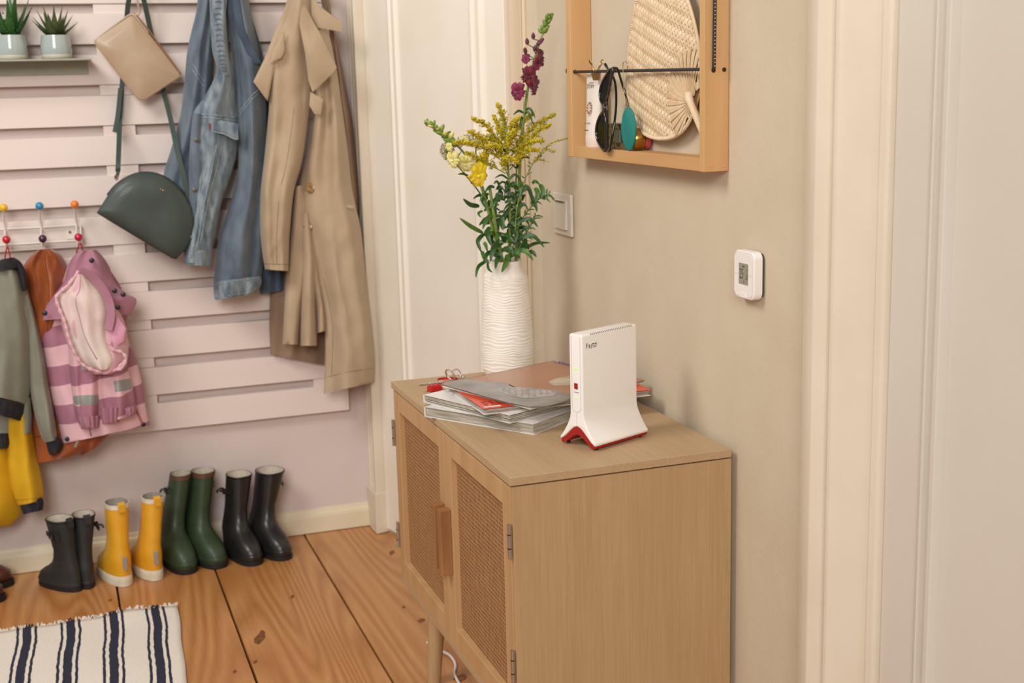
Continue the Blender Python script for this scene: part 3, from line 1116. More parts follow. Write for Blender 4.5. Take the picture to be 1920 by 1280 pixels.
yc_ = yc0 = (dy0 + dy1) / 2
dis = MB().box((XF_ - .0011, dy0, dz_0), (XF_ - .0005, dy1, dz_1)).build('display', m_lcd, th)
m_dig = mat('display_digits', '5b4a33', rough=.5)
Xd = XF_ - .0013
text_mesh('digits', '25', .0225, frame_mat((Xd, dy1 - .0025, (dz_0 + dz_1) / 2 - .0075), (0, -1, 0), (0, 0, 1)), m_dig, dis, xscale=.50)
text_mesh('digits', ',0', .0125, frame_mat((Xd, dy0 + .0058, (dz_0 + dz_1) / 2 - .0075), (0, -1, 0), (0, 0, 1)), m_dig, dis, xscale=.55)
text_mesh('digits', '°C', .0055, frame_mat((Xd, dy0 + .0050, (dz_0 + dz_1) / 2 + .0045), (0, -1, 0), (0, 0, 1)), m_dig, dis, xscale=.7)
MB().box((Xd, yc0 - .0035, dz_1 - .0055), (Xd + .0002, yc0 + .0025, dz_1 - .0035)).build('status_mark', m_dig, dis)
MB().add([(Xd, yc_ + .001, dz_0 + .003), (Xd, yc_ - .0025, dz_0 + .003), (Xd, yc_ - .0025, dz_0 + .0062)], [(0, 1, 2)]).build('signal_mark', m_dig, dis)
for a, b in (((XF_ - .0007, ty1 - .002, (dz_0 + dz_1) / 2 - .001), (XF_ - .0007, dy1, (dz_0 + dz_1) / 2 - .001)), ((XF_ - .0007, dy0, (dz_0 + dz_1) / 2 - .001), (XF_ - .0007, ty0 + .004, (dz_0 + dz_1) / 2 - .001))):
    MB().tube([a, b], .0003, n=5).build('seam', m_groove, fpl)
MB().prism([(XF_ - .0004, yc_ + .010, tz0 + .0015), (XF_ - .0004, yc_ + .0065, tz0 + .0095), (XF_ - .0004, yc_ - .0065, tz0 + .0095), (XF_ - .0004, yc_ - .010, tz0 + .0015)], (-.0010, 0, 0)).build('tab', m_plastic, fpl, bevel=.0004)
# ------------------------------------------------------------------ wooden wall frame with its things
m_pine = wood('birch_frame', 'd3a873', 'c49460', 'ca9c68', axis=2, rings=24, rough=.55, fine=200, fmix=.35)
m_piney = wood('birch_frame_board', 'd3a873', 'c49460', 'ca9c68', axis=1, rings=24, rough=.55, fine=200, fmix=.35)
m_cord = mat('black_elastic_cord', '1d1b1b', '3a3836', scale=700, rough=.7, bump=.6, bscale=900)
FXW, FXF = XW - .0005, XW * .9566
FY0 = at(1366, 321, X=FXW).y
FY0b = at(1311, 310, X=FXF).y
FY1 = at(1065, 291.5, X=FXF).y
FY1b = at(1073, 280, X=FXF).y
FZ0 = at(1320, 323, X=FXF).z
FZ0b = at(1200, 285.5, X=FXF).z
FZ1 = FZ0 + .52
fr = thing('wall_frame_shelf', 'open birch wood box frame on the wall strung with black cord', 'wall shelf', (XW, (FY0 + FY1) / 2, FZ0))
MB().box((FXF, FY0, FZ0), (FXW, FY0b, FZ1)).build('side_board', m_pine, fr, bevel=.0012)
MB().box((FXF, FY1b, FZ0), (FXW, FY1, FZ1)).build('side_board', m_pine, fr, bevel=.0012)
MB().box((FXF + .0006, FY0b, FZ0 + .0005), (FXW, FY1b, FZ0b)).build('bottom_board', m_piney, fr, bevel=.001)
MB().box((FXF + .0006, FY0b, FZ1 - .02), (FXW, FY1b, FZ1)).build('top_board', m_piney, fr, bevel=.001)
ca = at(1081, 134.5, X=FXF + .008)
ca.y = FY1b
cb = at(1315, 130, X=FXF + .006)
cb.y = FY0b
MB().tube([ca + V((0, .03, 0))] + [ca.lerp(cb, k / 20) for k in range(21)] + [V((cb.x, FY0b - .008, cb.z))], .0027, n=10).build('elastic_cord', m_cord, fr, smooth=True)
MB().sphere(ca + V((-.0005, .031, .002)), (.006, .005, .007), n=10).build('knot', m_cord, fr, smooth=True)
pz = at(1338, 132, Y=FY0 - .002)
vcord = [V((pz.x, FY0 + .004, pz.z - .001)), V((pz.x, FY0 - .0025, pz.z + .003))] + [V((pz.x + .0004 * k, FY0 - .003, pz.z + .01 + .03 * k)) for k in range(12)]
MB().tube(vcord, .0028, n=10).build('elastic_cord', m_cord, fr, smooth=True)
fk = MB()
for k in range(60):
    zq = pz.z + .006 + k * .0054
    fk.box((pz.x - .0006, FY0 - .0062, zq), (pz.x + .0006, FY0 - .0056, zq + .0014))
fk.build('cord_flecks', mat('cord_fleck', 'd8d4cc', rough=.8), fr, kind='stuff')
m_hole = mat('drilled_hole', '3a2413', rough=.9)
for hx, hy in ((1338, 132), (1358, 130.5)):
    q = at(hx, hy, Y=FY0 - .0003)
    MB().lathe([(.0034, -.0004), (.0034, .0004)], q, n=16, M=Matrix.Rotation(PI / 2, 3, 'X')).build('hole', m_hole, fr)
q = at(1080.5, 134.5, X=FXF + .008)
MB().lathe([(.0038, -.0004), (.0038, .0004)], V((ca.x, FY1b - .0002, ca.z)), n=16, M=Matrix.Rotation(PI / 2, 3, 'X')).build('hole', m_hole, fr)
m_dow = mat('dowel_end', 'd79a75', rough=.6)
for hx in (1334, 1356):
    q = at(hx, 311, Y=FY0 - .0003)
    MB().lathe([(.0028, -.0004), (.0028, .0004)], q, n=16, M=Matrix.Rotation(PI / 2, 3, 'X')).build('dowel', m_dow, fr)

# --- cream tube standing on the board
m_tube = mat('cream_tube', 'ece5da', rough=.35)
m_peach = mat('tube_cap_blush', 'ecd9cd', rough=.45)
tX = FXF + .020
t0, t1 = at(1103, 270, X=tX), at(1127, 270, X=tX)
tw = abs(t0.y - t1.y) / 2
tc_ = V((tX, (t0.y + t1.y) / 2, FZ0b))
tzh = at(1112, 137, X=tX).z
tb = thing('cream_tube', 'white squeeze tube of face cream standing in the frame', 'cream tube', tc_)
rs = []
n = 24
Hh = tzh - FZ0b
for k in range(9):
    q = k / 8
    a, b = lerp(.013, .0012, q ** 1.2), lerp(tw * .96, tw * 1.12, q)
    rs.append([tc_ + V((a * math.cos(2 * PI * i / n), b * math.sin(2 * PI * i / n), Hh * (.15 + .85 * q))) for i in range(n)])
MB().rings(rs).build('body', m_tube, tb, smooth=True, angle=60)
MB().rings([[tc_ + V((.0133 * s_ * math.cos(2 * PI * i / n), tw * s_ * math.sin(2 * PI * i / n), z)) for i in range(n)] for s_, z in ((.96, 0), (1, .002), (1, Hh * .145), (.97, Hh * .15))]).build('cap', m_peach, tb, smooth=True, angle=50)
tbx = tc_.x - .0135
text_mesh('lettering', 'DR. BARBARA', .0038, frame_mat((tc_.x - .0036, tc_.y + tw * .55, FZ0b + Hh * .86), (0, -1, 0), (.09, 0, 1)), m_ink, tb)
text_mesh('lettering', 'STURM', .0105, frame_mat((tc_.x - .0046, tc_.y + tw * .74, FZ0b + Hh * .795), (0, -1, 0), (.09, 0, 1)), m_ink, tb)
text_mesh('lettering', 'FACE CREAM', .0045, frame_mat((tc_.x - .0122, tc_.y + tw * .6, FZ0b + Hh * .31), (0, -1, 0), (.09, 0, 1)), m_ink, tb)
MB().box((tc_.x - .0134, tc_.y + tw * .0, FZ0b + Hh * .225), (tc_.x - .0128, tc_.y + tw * .6, FZ0b + Hh * .232)).build('text_line', m_ink, tb)
fm = frame_mat((tc_.x - .0096, tc_.y, FZ0b + Hh * .53), (0, -1, 0), (.09, 0, 1))
MB().add([fm @ V((.011 * math.cos(2 * PI * k / 20), .012 * math.sin(2 * PI * k / 20) - .003, -.0001)) for k in range(20)], [tuple(range(20))]).build('print_patch', mat('blush_print', 'eac6b3', rough=.5), tb)
mk = MB()
for k in range(12):
    a = 2 * PI * k / 12
    for da, r0, r1 in ((.14, .0068, .0118),):
        mk.add([fm @ V((r0 * math.cos(a - .07), r0 * math.sin(a - .07), .0004)), fm @ V((r1 * math.cos(a - da), r1 * math.sin(a - da), .0004)), fm @ V((r1 * math.cos(a + da), r1 * math.sin(a + da), .0004)), fm @ V((r0 * math.cos(a + .07), r0 * math.sin(a + .07), .0004))], [(0, 1, 2, 3)])
for ex, ey in ((-.0025, .001), (.0025, .001), (0, -.002)):
    mk.add([fm @ V((ex + .0007 * math.cos(2 * PI * i / 6), ey + .0007 * math.sin(2 * PI * i / 6), .0004)) for i in range(6)], [tuple(range(6))])
mk.build('radial_mark', m_ink, tb, kind='stuff')

# --- binder clip on the cord
m_brass = mat('brass', 'c9a96b', rough=.28, metal=1.0)
bc = at(1118, 138, X=FXF + .008)
bt = thing('binder_clip', 'small brass binder clip pinching the cord above the cream tube', 'clip', bc)
cl = MB().prism([bc + V((-.0062, -.0105, .002)), bc + V((.0050, -.0105, .002)), bc + V((.0012, -.0105, -.012)), bc + V((-.0022, -.0105, -.012))], (0, .021, 0))
cl.build('spring_body', m_brass, bt)
for s_ in (-1, 1):
    b0 = bc + V((s_ * .002, s_ * -.0, .003))
    d_ = V((s_ * .35, s_ * -.42, 1)).normalized()
    sd = V((0, 1, 0))
    sd = (sd - d_ * sd.dot(d_)).normalized()
    pts = [b0 - sd * .004, b0 + d_ * .012 - sd * .0025, b0 + d_ * .017 - sd * .0045, b0 + d_ * .0225 - sd * .0035, b0 + d_ * .0245, b0 + d_ * .0225 + sd * .0035, b0 + d_ * .017 + sd * .0045, b0 + d_ * .012 + sd * .0025, b0 + sd * .004]
    MB().tube(smooth_path(pts, 4), .0009, n=6).build('lever', m_brass, bt, smooth=True)
    MB().strip([b0 + d_ * .0135, b0 + d_ * .019, b0 + d_ * .024], sd, [.0024, .0042, .0022], .0006).build('lever_plate', m_brass, bt)

# --- sunglasses hanging by a temple
m_tort = mat('tortoiseshell', '17100c', '6b3a14', scale=90, rough=.12, coat=.6, lo=.58, hi=.70)
m_lens = mat('dark_lens', '12130f', rough=.12, spec=.35)
gX = FXF - .012
sg = thing('sunglasses', 'dark tortoiseshell sunglasses hanging on the cord by one temple', 'sunglasses', at(1130, 200, X=gX))


def gp(x, y, X):
    return at(x, y, X=X)


def lens_loop(pts, X0, X1):
    """outline points in the photo, tilted in depth from X0 (top) to X1"""
    ys = [p[1] for p in pts]
    a, b = min(ys), max(ys)
    return [gp(x, y, lerp(X0, X1, (y - a) / (b - a))) for x, y in pts]


l1 = [(1149, 128), (1143, 131), (1134, 145), (1127, 160), (1124.5, 175), (1126, 188), (1130, 196), (1133, 199), (1137, 190), (1141, 172), (1145, 152), (1149, 136)]
l2 = [(1132.5, 207), (1126, 215), (1120, 229), (1117.5, 245), (1120, 262), (1126, 274), (1133, 283), (1136, 280), (1136.5, 262), (1136, 240), (1135, 220)]
for pts, x0, x1 in ((l1, gX + .006, gX), (l2, gX, gX)):
    lp = smooth_path(lens_loop(pts + pts[:1], x0, x1), 3)
    MB().tube(lp, .0023, n=8).build('rim', m_tort, sg, smooth=True)
    lo_ = lens_loop(pts, x0, x1)
    MB().prism([p + V((.0005, 0, 0)) for p in lo_], (.0012, 0, 0)).build('lens', m_lens, sg)
br_ = [gp(1134, 196, gX), gp(1135, 203, gX - .002), gp(1135, 210, gX)]
MB().tube(smooth_path(br_, 5), .0035, n=8).build('bridge', m_tort, sg, smooth=True)
MB().tube(smooth_path([gp(1137.5, 190, gX + .001), gp(1138, 203, gX), gp(1138.5, 216, gX), gp(1139, 245, gX), gp(1138.5, 280, gX)], 4), .0022, n=8).build('brow', m_tort, sg, smooth=True)
MB().tube(smooth_path([gp(1137, 191, gX + .001), gp(1143, 165, gX + .003), gp(1147, 140, gX + .006), gp(1148, 129, gX + .006), gp(1153, 127.5, gX + .01)], 4), .0026, n=8).build('brow', m_tort, sg, smooth=True)
MB().tube(smooth_path([gp(1138, 283, gX), gp(1144, 281, gX + .006), gp(1147, 260, gX + .015), gp(1152, 230, gX + .022), gp(1155, 200, gX + .025), gp(1155, 170, gX + .024), gp(1152, 150, gX + .02), gp(1145, 137, gX + .012), gp(1138, 126, gX + .012), gp(1134.5, 120, gX + .012)], 5), [.0018] * 5 + [.0022] * 36 + [.0028] * 5, n=8).build('temple', m_tort, sg, smooth=True)
MB().tube(smooth_path([gp(1153, 128, gX + .01), gp(1158, 130, gX + .016), gp(1166, 155, gX + .03), gp(1174, 180, gX + .036), gp(1179, 203, gX + .036)], 5), .0022, n=8).build('temple', m_tort, sg, smooth=True)

# --- long paper clip and the teal disc hanging from it
cX = FXF + .003
pc = thing('paper_clip', 'long gold wire paper clip hooked over the cord', 'paper clip', at(1172, 150, X=cX))
P_ = [(1176, 131), (1177, 121), (1174, 116), (1170, 116), (1168, 121), (1169, 150), (1171, 190), (1173, 197), (1177, 199), (1179, 195), (1178.5, 185)]
MB().tube(smooth_path([gp(x, y, cX - (.002 if i > 2 else -.006)) for i, (x, y) in enumerate(P_)], 5), .0007, n=6).build('wire', m_brass, pc, smooth=True)
m_teal = mat('teal_rubber', '0c7f77', '0d766f', scale=30, rough=.5)
dt0, dt1 = gp(1178, 201, cX - .001), gp(1178, 282, cX - .001)
dl, dr_ = gp(1166, 240, cX - .004), gp(1192, 245, cX + .004)
dcx = (dl + dr_) / 2
dcx.z = (dt0.z + dt1.z) / 2
dv_ = (dr_ - dl) / 2
dzv = V(((dt0 - dt1).x, (dt0 - dt1).y, (dt0 - dt1).z)) / 2
nn = dv_.cross(dzv).normalized()
disc = thing('teal_disc', 'flat teal oval disc hanging from the gold paper clip', 'tag', dt1)
rg = [[dcx + dv_ * math.cos(2 * PI * i / 40) * s_ + dzv * math.sin(2 * PI * i / 40) * s_ + nn * o_ for i in range(40)] for s_, o_ in ((.97, -.0018), (1, -.001), (1, .001), (.97, .0018))]
MB().rings(rg).build('pad', m_teal, disc, smooth=True, angle=50)
MB().tube([dt0 + V((0, .002, -.002)), dt0 + V((-.001, 0, .003)), dt0 + V((0, -.002, -.002))], .0007, n=6).build('hanging_loop', m_brass, disc, smooth=True)

# --- silver patterned box, lying jar
m_foil = mat('silver_foil', 'b9b2a6', '6d6559', scale=120, rough=.25, metal=.9, lo=.45, hi=.55)
bX0, bX1 = FXF + .014, FXW - .002
by0, by1 = at(1172, 265, X=bX0).y, at(1138, 262, X=bX0).y
bzt = at(1150, 231, X=bX0).z
bo = thing('silver_box', 'small silver foil box with dark print behind the sunglasses', 'box', ((bX0 + bX1) / 2, (by0 + by1) / 2, FZ0b))
MB().box((bX0, by0, FZ0b + .0005), (bX1, by1, bzt)).build('carton', m_foil, bo, bevel=.0015)
for k in range(3):
    MB().box((bX0 - .0005, by0 + .006 + k * .013, FZ0b + .012), (bX0, by0 + .015 + k * .013, FZ0b + .034)).build('print_patch', (m_ink, mat('grey_blue_print', '6d7a80', rough=.4), mat('grey_green_patch', '7a826c', rough=.4))[k], bo)
m_gold = mat('gold_foil', 'b5893f', 'a5772f', scale=20, rough=.25, metal=.9)
m_pinkp = mat('coral_pink_plastic', 'cf5f5c', rough=.45)
jr = .0195
j0 = at(1189, 262, X=FXF + .015)
j1 = j0 + V((.0135, -.001, 0))
j2 = j1
for p in (j0, j1, j2):
    p.z = FZ0b + jr
jt = thing('lying_jar', 'gold jar with coral pink lid lying on its side behind the fan', 'jar', V((j1.x, (j0.y + j1.y) / 2, FZ0b)))
jd = (j1 - j0)
jd.z = 0
jd.normalize()
RJ = frame_mat((0, 0, 0), jd.cross(V((0, 0, 1))), (0, 0, 1)).to_3x3()
RJ = Matrix((V((0, 0, 1)), jd.cross(V((0, 0, 1))), jd)).transposed()
ln = (j1 - j0).length
MB().lathe([(jr * .9, -.004), (jr, 0), (jr, ln), (jr * .9, ln + .002)], j0, n=28, M=RJ).build('body', m_gold, jt, smooth=True, angle=40)
MB().lathe([(jr * .8, 0), (jr * .8, .005), (jr * .92, .006), (jr * .92, .0095), (jr * .85, .0105)], j0 + jd * (ln + .002), n=28, M=RJ).build('lid', m_pinkp, jt, smooth=True, angle=40)

# --- woven palm fan
m_palm = mat('palm_leaf_strip', 'e3cba6', 'cfae82', scale=60, rough=.5, stretch=(1, 1, 1), lo=.3, hi=.75)
m_palm2 = mat('palm_leaf_strip_pale', 'ead6b8', 'd9bd97', scale=60, rough=.5, lo=.3, hi=.75)
fX = FXF + .027
outl = [(1192, 20), (1184, 70), (1179, 120), (1177, 165), (1179, 195), (1186, 220), (1199, 240), (1217, 253), (1240, 259), (1262, 257), (1280, 247), (1294, 229), (1304, 205), (1311, 170), (1314, 130), (1314, 95), (1309, 60), (1301, 25), (1291, -5), (1276, -45), (1258, -75), (1238, -85), (1218, -70), (1204, -30)]
o3 = [at(x, y, X=fX) for x, y in outl]
fc = V((fX, sum(p.y for p in o3) / len(o3), sum(p.z for p in o3) / len(o3)))
poly2 = [(p.y - fc.y, p.z - fc.z) for p in smooth_path(o3 + o3[:1], 4)[:-1]]


def inside(a, b, P=poly2):
    c_ = False
    j = len(P) - 1
    for i in range(len(P)):
        if (P[i][1] > b) != (P[j][1] > b) and a < (P[j][0] - P[i][0]) * (b - P[i][1]) / (P[j][1] - P[i][1]) + P[i][0]:
            c_ = not c_
        j = i
    return c_


def fan_pt(a, b, h):
    bow = .009 - ((a / .17) ** 2 + (b / .2) ** 2) * .012
    x = fX - max(bow, -.006) - h
    return V((min(x, XW - .003), fc.y + a, fc.z + b))


fan = thing('woven_fan', 'woven pale palm leaf hand fan leaning in the wooden frame', 'fan', fan_pt(0, min(p[1] for p in poly2), 0))
hub = at(1304, 188, X=fX)
hy, hz = hub.y - fc.y, hub.z - fc.z
wv_ = [MB(), MB()]
pit = .0082
for fam in (0, 1):
    ang = math.radians(62 if fam == 0 else -28)
    dx, dy = math.cos(ang), math.sin(ang)
    nx_, ny_ = -dy, dx
    for k in range(-44, 45):
        run = []
        steps = [j * pit * .5 for j in range(-84, 85)]
        for j, s_ in enumerate(steps + [None]):
            ok = False
            if s_ is not None:
                a, b = dx * s_ + nx_ * k * pit, dy * s_ + ny_ * k * pit
                dd = math.hypot(a - hy, b - hz)
                ok = inside(a, b) and dd > .056
            if ok:
                cell = math.floor((j - 84) / 2)
                ph = (cell + (k if fam == 0 else -k)) % 4
                up = .0012 if (ph < 2) == (fam == 0) else -.0006
                run.append((a, b, up))
            else:
                if len(run) > 2:
                    rs = []
                    for a, b, u_ in run:
                        p = fan_pt(a, b, u_)
                        sd = V((0, nx_, ny_)) * pit * .42
                        rs.append([p - sd, p + V((-.0009, 0, 0)), p + sd, p + V((.0006, 0, 0))])
                    wv_[fam].rings(rs)
                run = []
wv_[0].build('weave', m_palm, fan, kind='stuff')
wv_[1].build('weave', m_palm2, fan, kind='stuff')
# backing skin so the weave is closed, braided rim, pleated ribs round the hub, handle
rim = [fan_pt(a, b, 0) for a, b in poly2]
bk = MB()
rsk = []
for q in (1, .75, .5, .25, .05):
    rsk.append([fan_pt(a * q, b * q, -.0035) for a, b in poly2])
bk.rings(rsk, (False, True))
bk.build('backing', mat('palm_leaf_backing', 'b48f60', rough=.6), fan, smooth=True)  # dried leaf tone, darkened so the gaps between strips look shaded
rb_ = MB()
n_ = len(rim)
for i in range(0, n_ * 3):
    q = i / 3
    p = rim[int(q) % n_].lerp(rim[(int(q) + 1) % n_], q % 1)
    t_ = (rim[(int(q) + 1) % n_] - rim[int(q) % n_]).normalized()
    sd = V((0, -t_.z, t_.y))
    d_ = (t_ + sd * .9).normalized() * .0055
    if (p - V((p.x, hub.y, hub.z))).length > .02:
        rb_.tube([p - d_, p - d_ * .3 + V((-.002, 0, 0)), p + d_ * .3 + V((-.002, 0, 0)), p + d_], [.0010, .0017, .0017, .0010], n=5)
rb_.build('braided_rim', m_palm2, fan, kind='stuff', smooth=True)
ribs = 46
for k in range(ribs):
    a = math.radians(-105 + 225 * k / (ribs - 1))
    ln = .076 * (1 + .06 * (k % 2))
    pts = []
    for j in range(7):
        q = .008 + (ln - .008) * j / 6
        aa, bb_ = hy + q * math.cos(a + .12 * j / 6), hz + q * math.sin(a + .12 * j / 6)
        if inside(aa, bb_):
            pts.append(fan_pt(aa, bb_, .002 + .004 * math.sin(PI * j / 6) * .5 + (.0012 if k % 2 else 0)))
    if len(pts) > 2:
        m_ = len(pts)
        MB().strip(pts, V((0, -math.sin(a), math.cos(a))), [.0006 + .0032 * j / 6 for j in range(m_)], .0009).build('rib', m_palm if k % 2 else m_palm2, fan)
hp = [fan_pt(hy + .004, hz + .012, .007), fan_pt(hy, hz, .008), fan_pt(hy - .012, hz - .022, .006), fan_pt(hy - .028, hz - .055, .002)]
hp = [V((min(p.x, XW - .012), max(p.y, FY0b + .009), p.z)) for p in hp]
MB().tube(smooth_path(hp, 6), [.007] * 7 + [.006] * 12, n=12).build('handle', m_palm2, fan, smooth=True)
# ------------------------------------------------------------------ flowers
m_stem = mat('green_stem', '7f9440', '65802f', scale=60, rough=.5)
m_leaf = mat('dark_green_leaf', '315c20', '204417', scale=70, rough=.42, spec=.5)
m_leaf2 = mat('fresh_green_leaf', '527a29', '355c1f', scale=70, rough=.45)
m_gold_f = mat('goldenrod_yellow', 'dcc21c', 'bfa916', scale=150, rough=.7)
m_goldg = mat('goldenrod_green', '94972a', '6f8424', scale=120, rough=.7)
m_mag = mat('magenta_petal', '8d1148', '5e0c33', scale=90, rough=.6, sheen=.3)
m_mag2 = mat('crimson_petal', '7d0a24', '4d0716', scale=90, rough=.65, sheen=.3)
m_mauve = mat('mauve_bud', '7a3f55', '5a2c40', scale=90, rough=.6)
m_yel = mat('yellow_petal', 'f2da2c', 'ebc31a', scale=60, rough=.55, sss=.1)
m_pale = mat('pale_yellow_petal', 'e6dd9a', 'd9cc6a', scale=60, rough=.55, sss=.1)
m_bud = mat('green_bud', '86a243', '63842f', scale=90, rough=.5)
m_sedum = mat('dusty_pink_floret', 'c9b49c', 'a9a878', scale=150, rough=.8)
VY = vc.y


def fp(x, y, dy=0.0):
    return at(x, y, Y=VY + dy)


def leaf(mb, pts, wd, nrm=None, fold=.25, k=4):
    """lance-shaped leaf along points, two faces wide with a folded midrib"""
    P = smooth_path(pts, k)
    n = len(P)
    tot = n - 1
    vs = []
    for i, p in enumerate(P):
        q = i / tot
        t = (P[min(i + 1, tot)] - P[max(i - 1, 0)]).normalized()
        nn = V(nrm) if nrm is not None else V((-.2, -1, .35))
        nn = (nn - t * nn.dot(t))
        nn = nn.normalized() if nn.length > 1e-4 else t.orthogonal().normalized()
        sd = t.cross(nn)
        w_ = wd * 2.15 * (q + .02) ** .6 * max(0, 1 - q) ** .9 + .0001
        vs += [p - sd * w_ + nn * w_ * fold, p - nn * .0003, p + sd * w_ + nn * w_ * fold]
    fs = []
    for i in range(tot):
        a = i * 3
        fs += [(a, a + 1, a + 4, a + 3), (a + 1, a + 2, a + 5, a + 4)]
    mb.add(vs, fs)


def blob(mb, p, r):
    """tiny flower head"""
    mb.add([p + V(d) * r for d in ((1, 0, 0), (-1, 0, 0), (0, 1, 0), (0, -1, 0), (0, 0, 1), (0, 0, -1))],
           [(0, 2, 4), (2, 1, 4), (1, 3, 4), (3, 0, 4), (2, 0, 5), (1, 2, 5), (3, 1, 5), (0, 3, 5)])


FG = 'cut flowers standing in the vase'
zin = ZT + ZV * .55


def flower(name, label, cat):
    return thing(name, label, cat, V((vc.x, vc.y, zin)), group=FG)


# --- goldenrod
gr = flower('goldenrod', 'bushy yellow goldenrod in the middle of the vase', 'flower')
main = smooth_path([V((vc.x, VY, zin)), fp(955, 488), fp(956, 420), fp(955, 350, -.005), fp(950, 290, -.008), fp(945, 235, -.01), fp(936, 200, -.01)], 5)
MB().tube(main, [lerp(.0042, .0008, i / (len(main) - 1)) for i in range(len(main))], n=8).build('stem', m_stem, gr, smooth=True)
sec = smooth_path([V((vc.x + .01, VY, zin)), fp(968, 488), fp(966, 400, .02), fp(968, 330, .02), fp(972, 270, .02), fp(985, 225, .02)], 5)
MB().tube(sec, [lerp(.0035, .0008, i / (len(sec) - 1)) for i in range(len(sec))], n=8).build('stem', m_stem, gr, smooth=True)
plumes = [((950, 262), (943, 225), (934, 196), 0), ((951, 275), (938, 248), (926, 220), .02), ((949, 285), (915, 240), (886, 223), -.02), ((950, 300), (905, 262), (880, 247), -.03), ((950, 308), (900, 275), (853, 268), -.03), ((948, 325), (900, 300), (874, 289), -.025),
          ((955, 275), (972, 240), (998, 214), .01), ((958, 285), (1000, 240), (1039, 216), .02), ((958, 292), (1000, 254), (1030, 235), 0), ((957, 305), (990, 270), (1018, 265), -.02), ((956, 318), (985, 285), (1008, 283), -.03),
          ((953, 315), (935, 280), (915, 275), -.035), ((952, 300), (955, 265), (965, 245), -.03), ((952, 330), (945, 300), (970, 303), -.04), ((952, 290), (925, 262), (905, 268), -.01), ((955, 300), (975, 268), (1000, 268), .03), ((951, 280), (960, 238), (972, 222), -.015)]
for (x0, y0), (x1, y1), (x2, y2), dy in plumes:
    a, b, c_ = fp(x0, y0, dy * .2), fp(x1, y1, dy), fp(x2, y2, dy * 1.4)
    ax = smooth_path([a, b, c_], 12)
    mb = MB()
    mb.tube(ax, [lerp(.0011, .0004, i / (len(ax) - 1)) for i in range(len(ax))], n=5)
    st = mb.build('branch', m_goldg, gr, smooth=True)
    fl_ = MB()
    gn = MB()
    n = len(ax)
    for i in range(int(n * .22), n):
        q = i / (n - 1)
        t = (ax[min(i + 1, n - 1)] - ax[max(i - 1, 0)]).normalized()
        for s_ in range(5):
            sd = V((rnd.uniform(-1, 1), rnd.uniform(-1, 1), rnd.uniform(-.5, 1))).normalized()
            ln = rnd.uniform(.005, .021) * (1.2 - 1.0 * q)
            tip = ax[i] + (sd + t * .7).normalized() * ln
            gn.add([ax[i], tip, tip + V((.0006, 0, .0003)), ax[i] + V((.0006, 0, .0003))], [(0, 1, 2, 3)])
            for k in range(6):
                p = ax[i].lerp(tip, .3 + .7 * k / 5) + V((rnd.gauss(0, .0013), rnd.gauss(0, .0013), rnd.gauss(0, .0012) + .0008))
                blob(fl_ if rnd.random() < .8 else gn, p, rnd.uniform(.0010, .0020))
    fl_.build('florets', m_gold_f, st, kind='stuff')
    gn.build('floret_stalks', m_goldg, st, kind='stuff')
lf = []
for k in range(30):
    P = main if k % 2 else sec
    i = rnd.randint(int(len(P) * .28), int(len(P) * .66))
    p = P[i]
    a = rnd.uniform(0, 2 * PI)
    d = V((math.cos(a), math.sin(a) * .7, .15))
    ln = rnd.uniform(.018, .036)
    mb = MB()
    leaf(mb, [p, p + d * ln * .5 + V((0, 0, .008)), p + d * ln + V((0, 0, rnd.uniform(-.014, .004)))], rnd.uniform(.0022, .0042))
    mb.build('leaf', m_leaf, gr, smooth=True)

# --- goldenrod sprig on the right
g2 = flower('goldenrod_sprig', 'thin goldenrod sprig leaning out to the right of the vase', 'flower')
P = smooth_path([V((vc.x + .012, VY - .01, zin)), fp(966, 488, -.02), fp(968, 400, -.02), fp(985, 335, -.02), fp(1010, 292, -.02), fp(1035, 268, -.02), fp(1066, 259, -.02)], 7)
MB().tube(P, [lerp(.0016, .0004, i / (len(P) - 1)) for i in range(len(P))], n=6).build('stem', m_stem, g2, smooth=True)
fl_, gn = MB(), MB()
n = len(P)
for i in range(int(n * .62), n):
    for s_ in range(5):
        sd = V((rnd.uniform(-1, 1), rnd.uniform(-1, 1), rnd.uniform(-1, 1))).normalized()
        tip = P[i] + sd * rnd.uniform(.002, .009) * (1.2 - .9 * (i / n))
        for k in range(3):
            blob(fl_ if rnd.random() < .65 else gn, P[i].lerp(tip, .4 + .3 * k), rnd.uniform(.0009, .0017))
for tip in ((1040, 285), (1022, 302)):
    B_ = smooth_path([P[int(n * .62)], fp(tip[0] - 15, tip[1] - 4, -.025), fp(tip[0], tip[1], -.025)], 8)
    gn.tube(B_, .0005, n=5)
    for p in B_[3:]:
        for k in range(4):
            blob(fl_ if k % 2 else gn, p + V((rnd.gauss(0, .002), rnd.gauss(0, .002), rnd.gauss(0, .002))), rnd.uniform(.0009, .0016))
fl_.build('florets', m_gold_f, g2, kind='stuff')
gn.build('floret_stalks', m_goldg, g2, kind='stuff')
for i in range(int(n * .25), int(n * .66), 1):
    mb = MB()
    a = rnd.uniform(0, 2 * PI)
    d = V((math.cos(a), math.sin(a), .5)).normalized()
    leaf(mb, [P[i], P[i] + d * .007, P[i] + d * .013], .0011)
    mb.build('leaf', m_leaf2, g2, smooth=True)


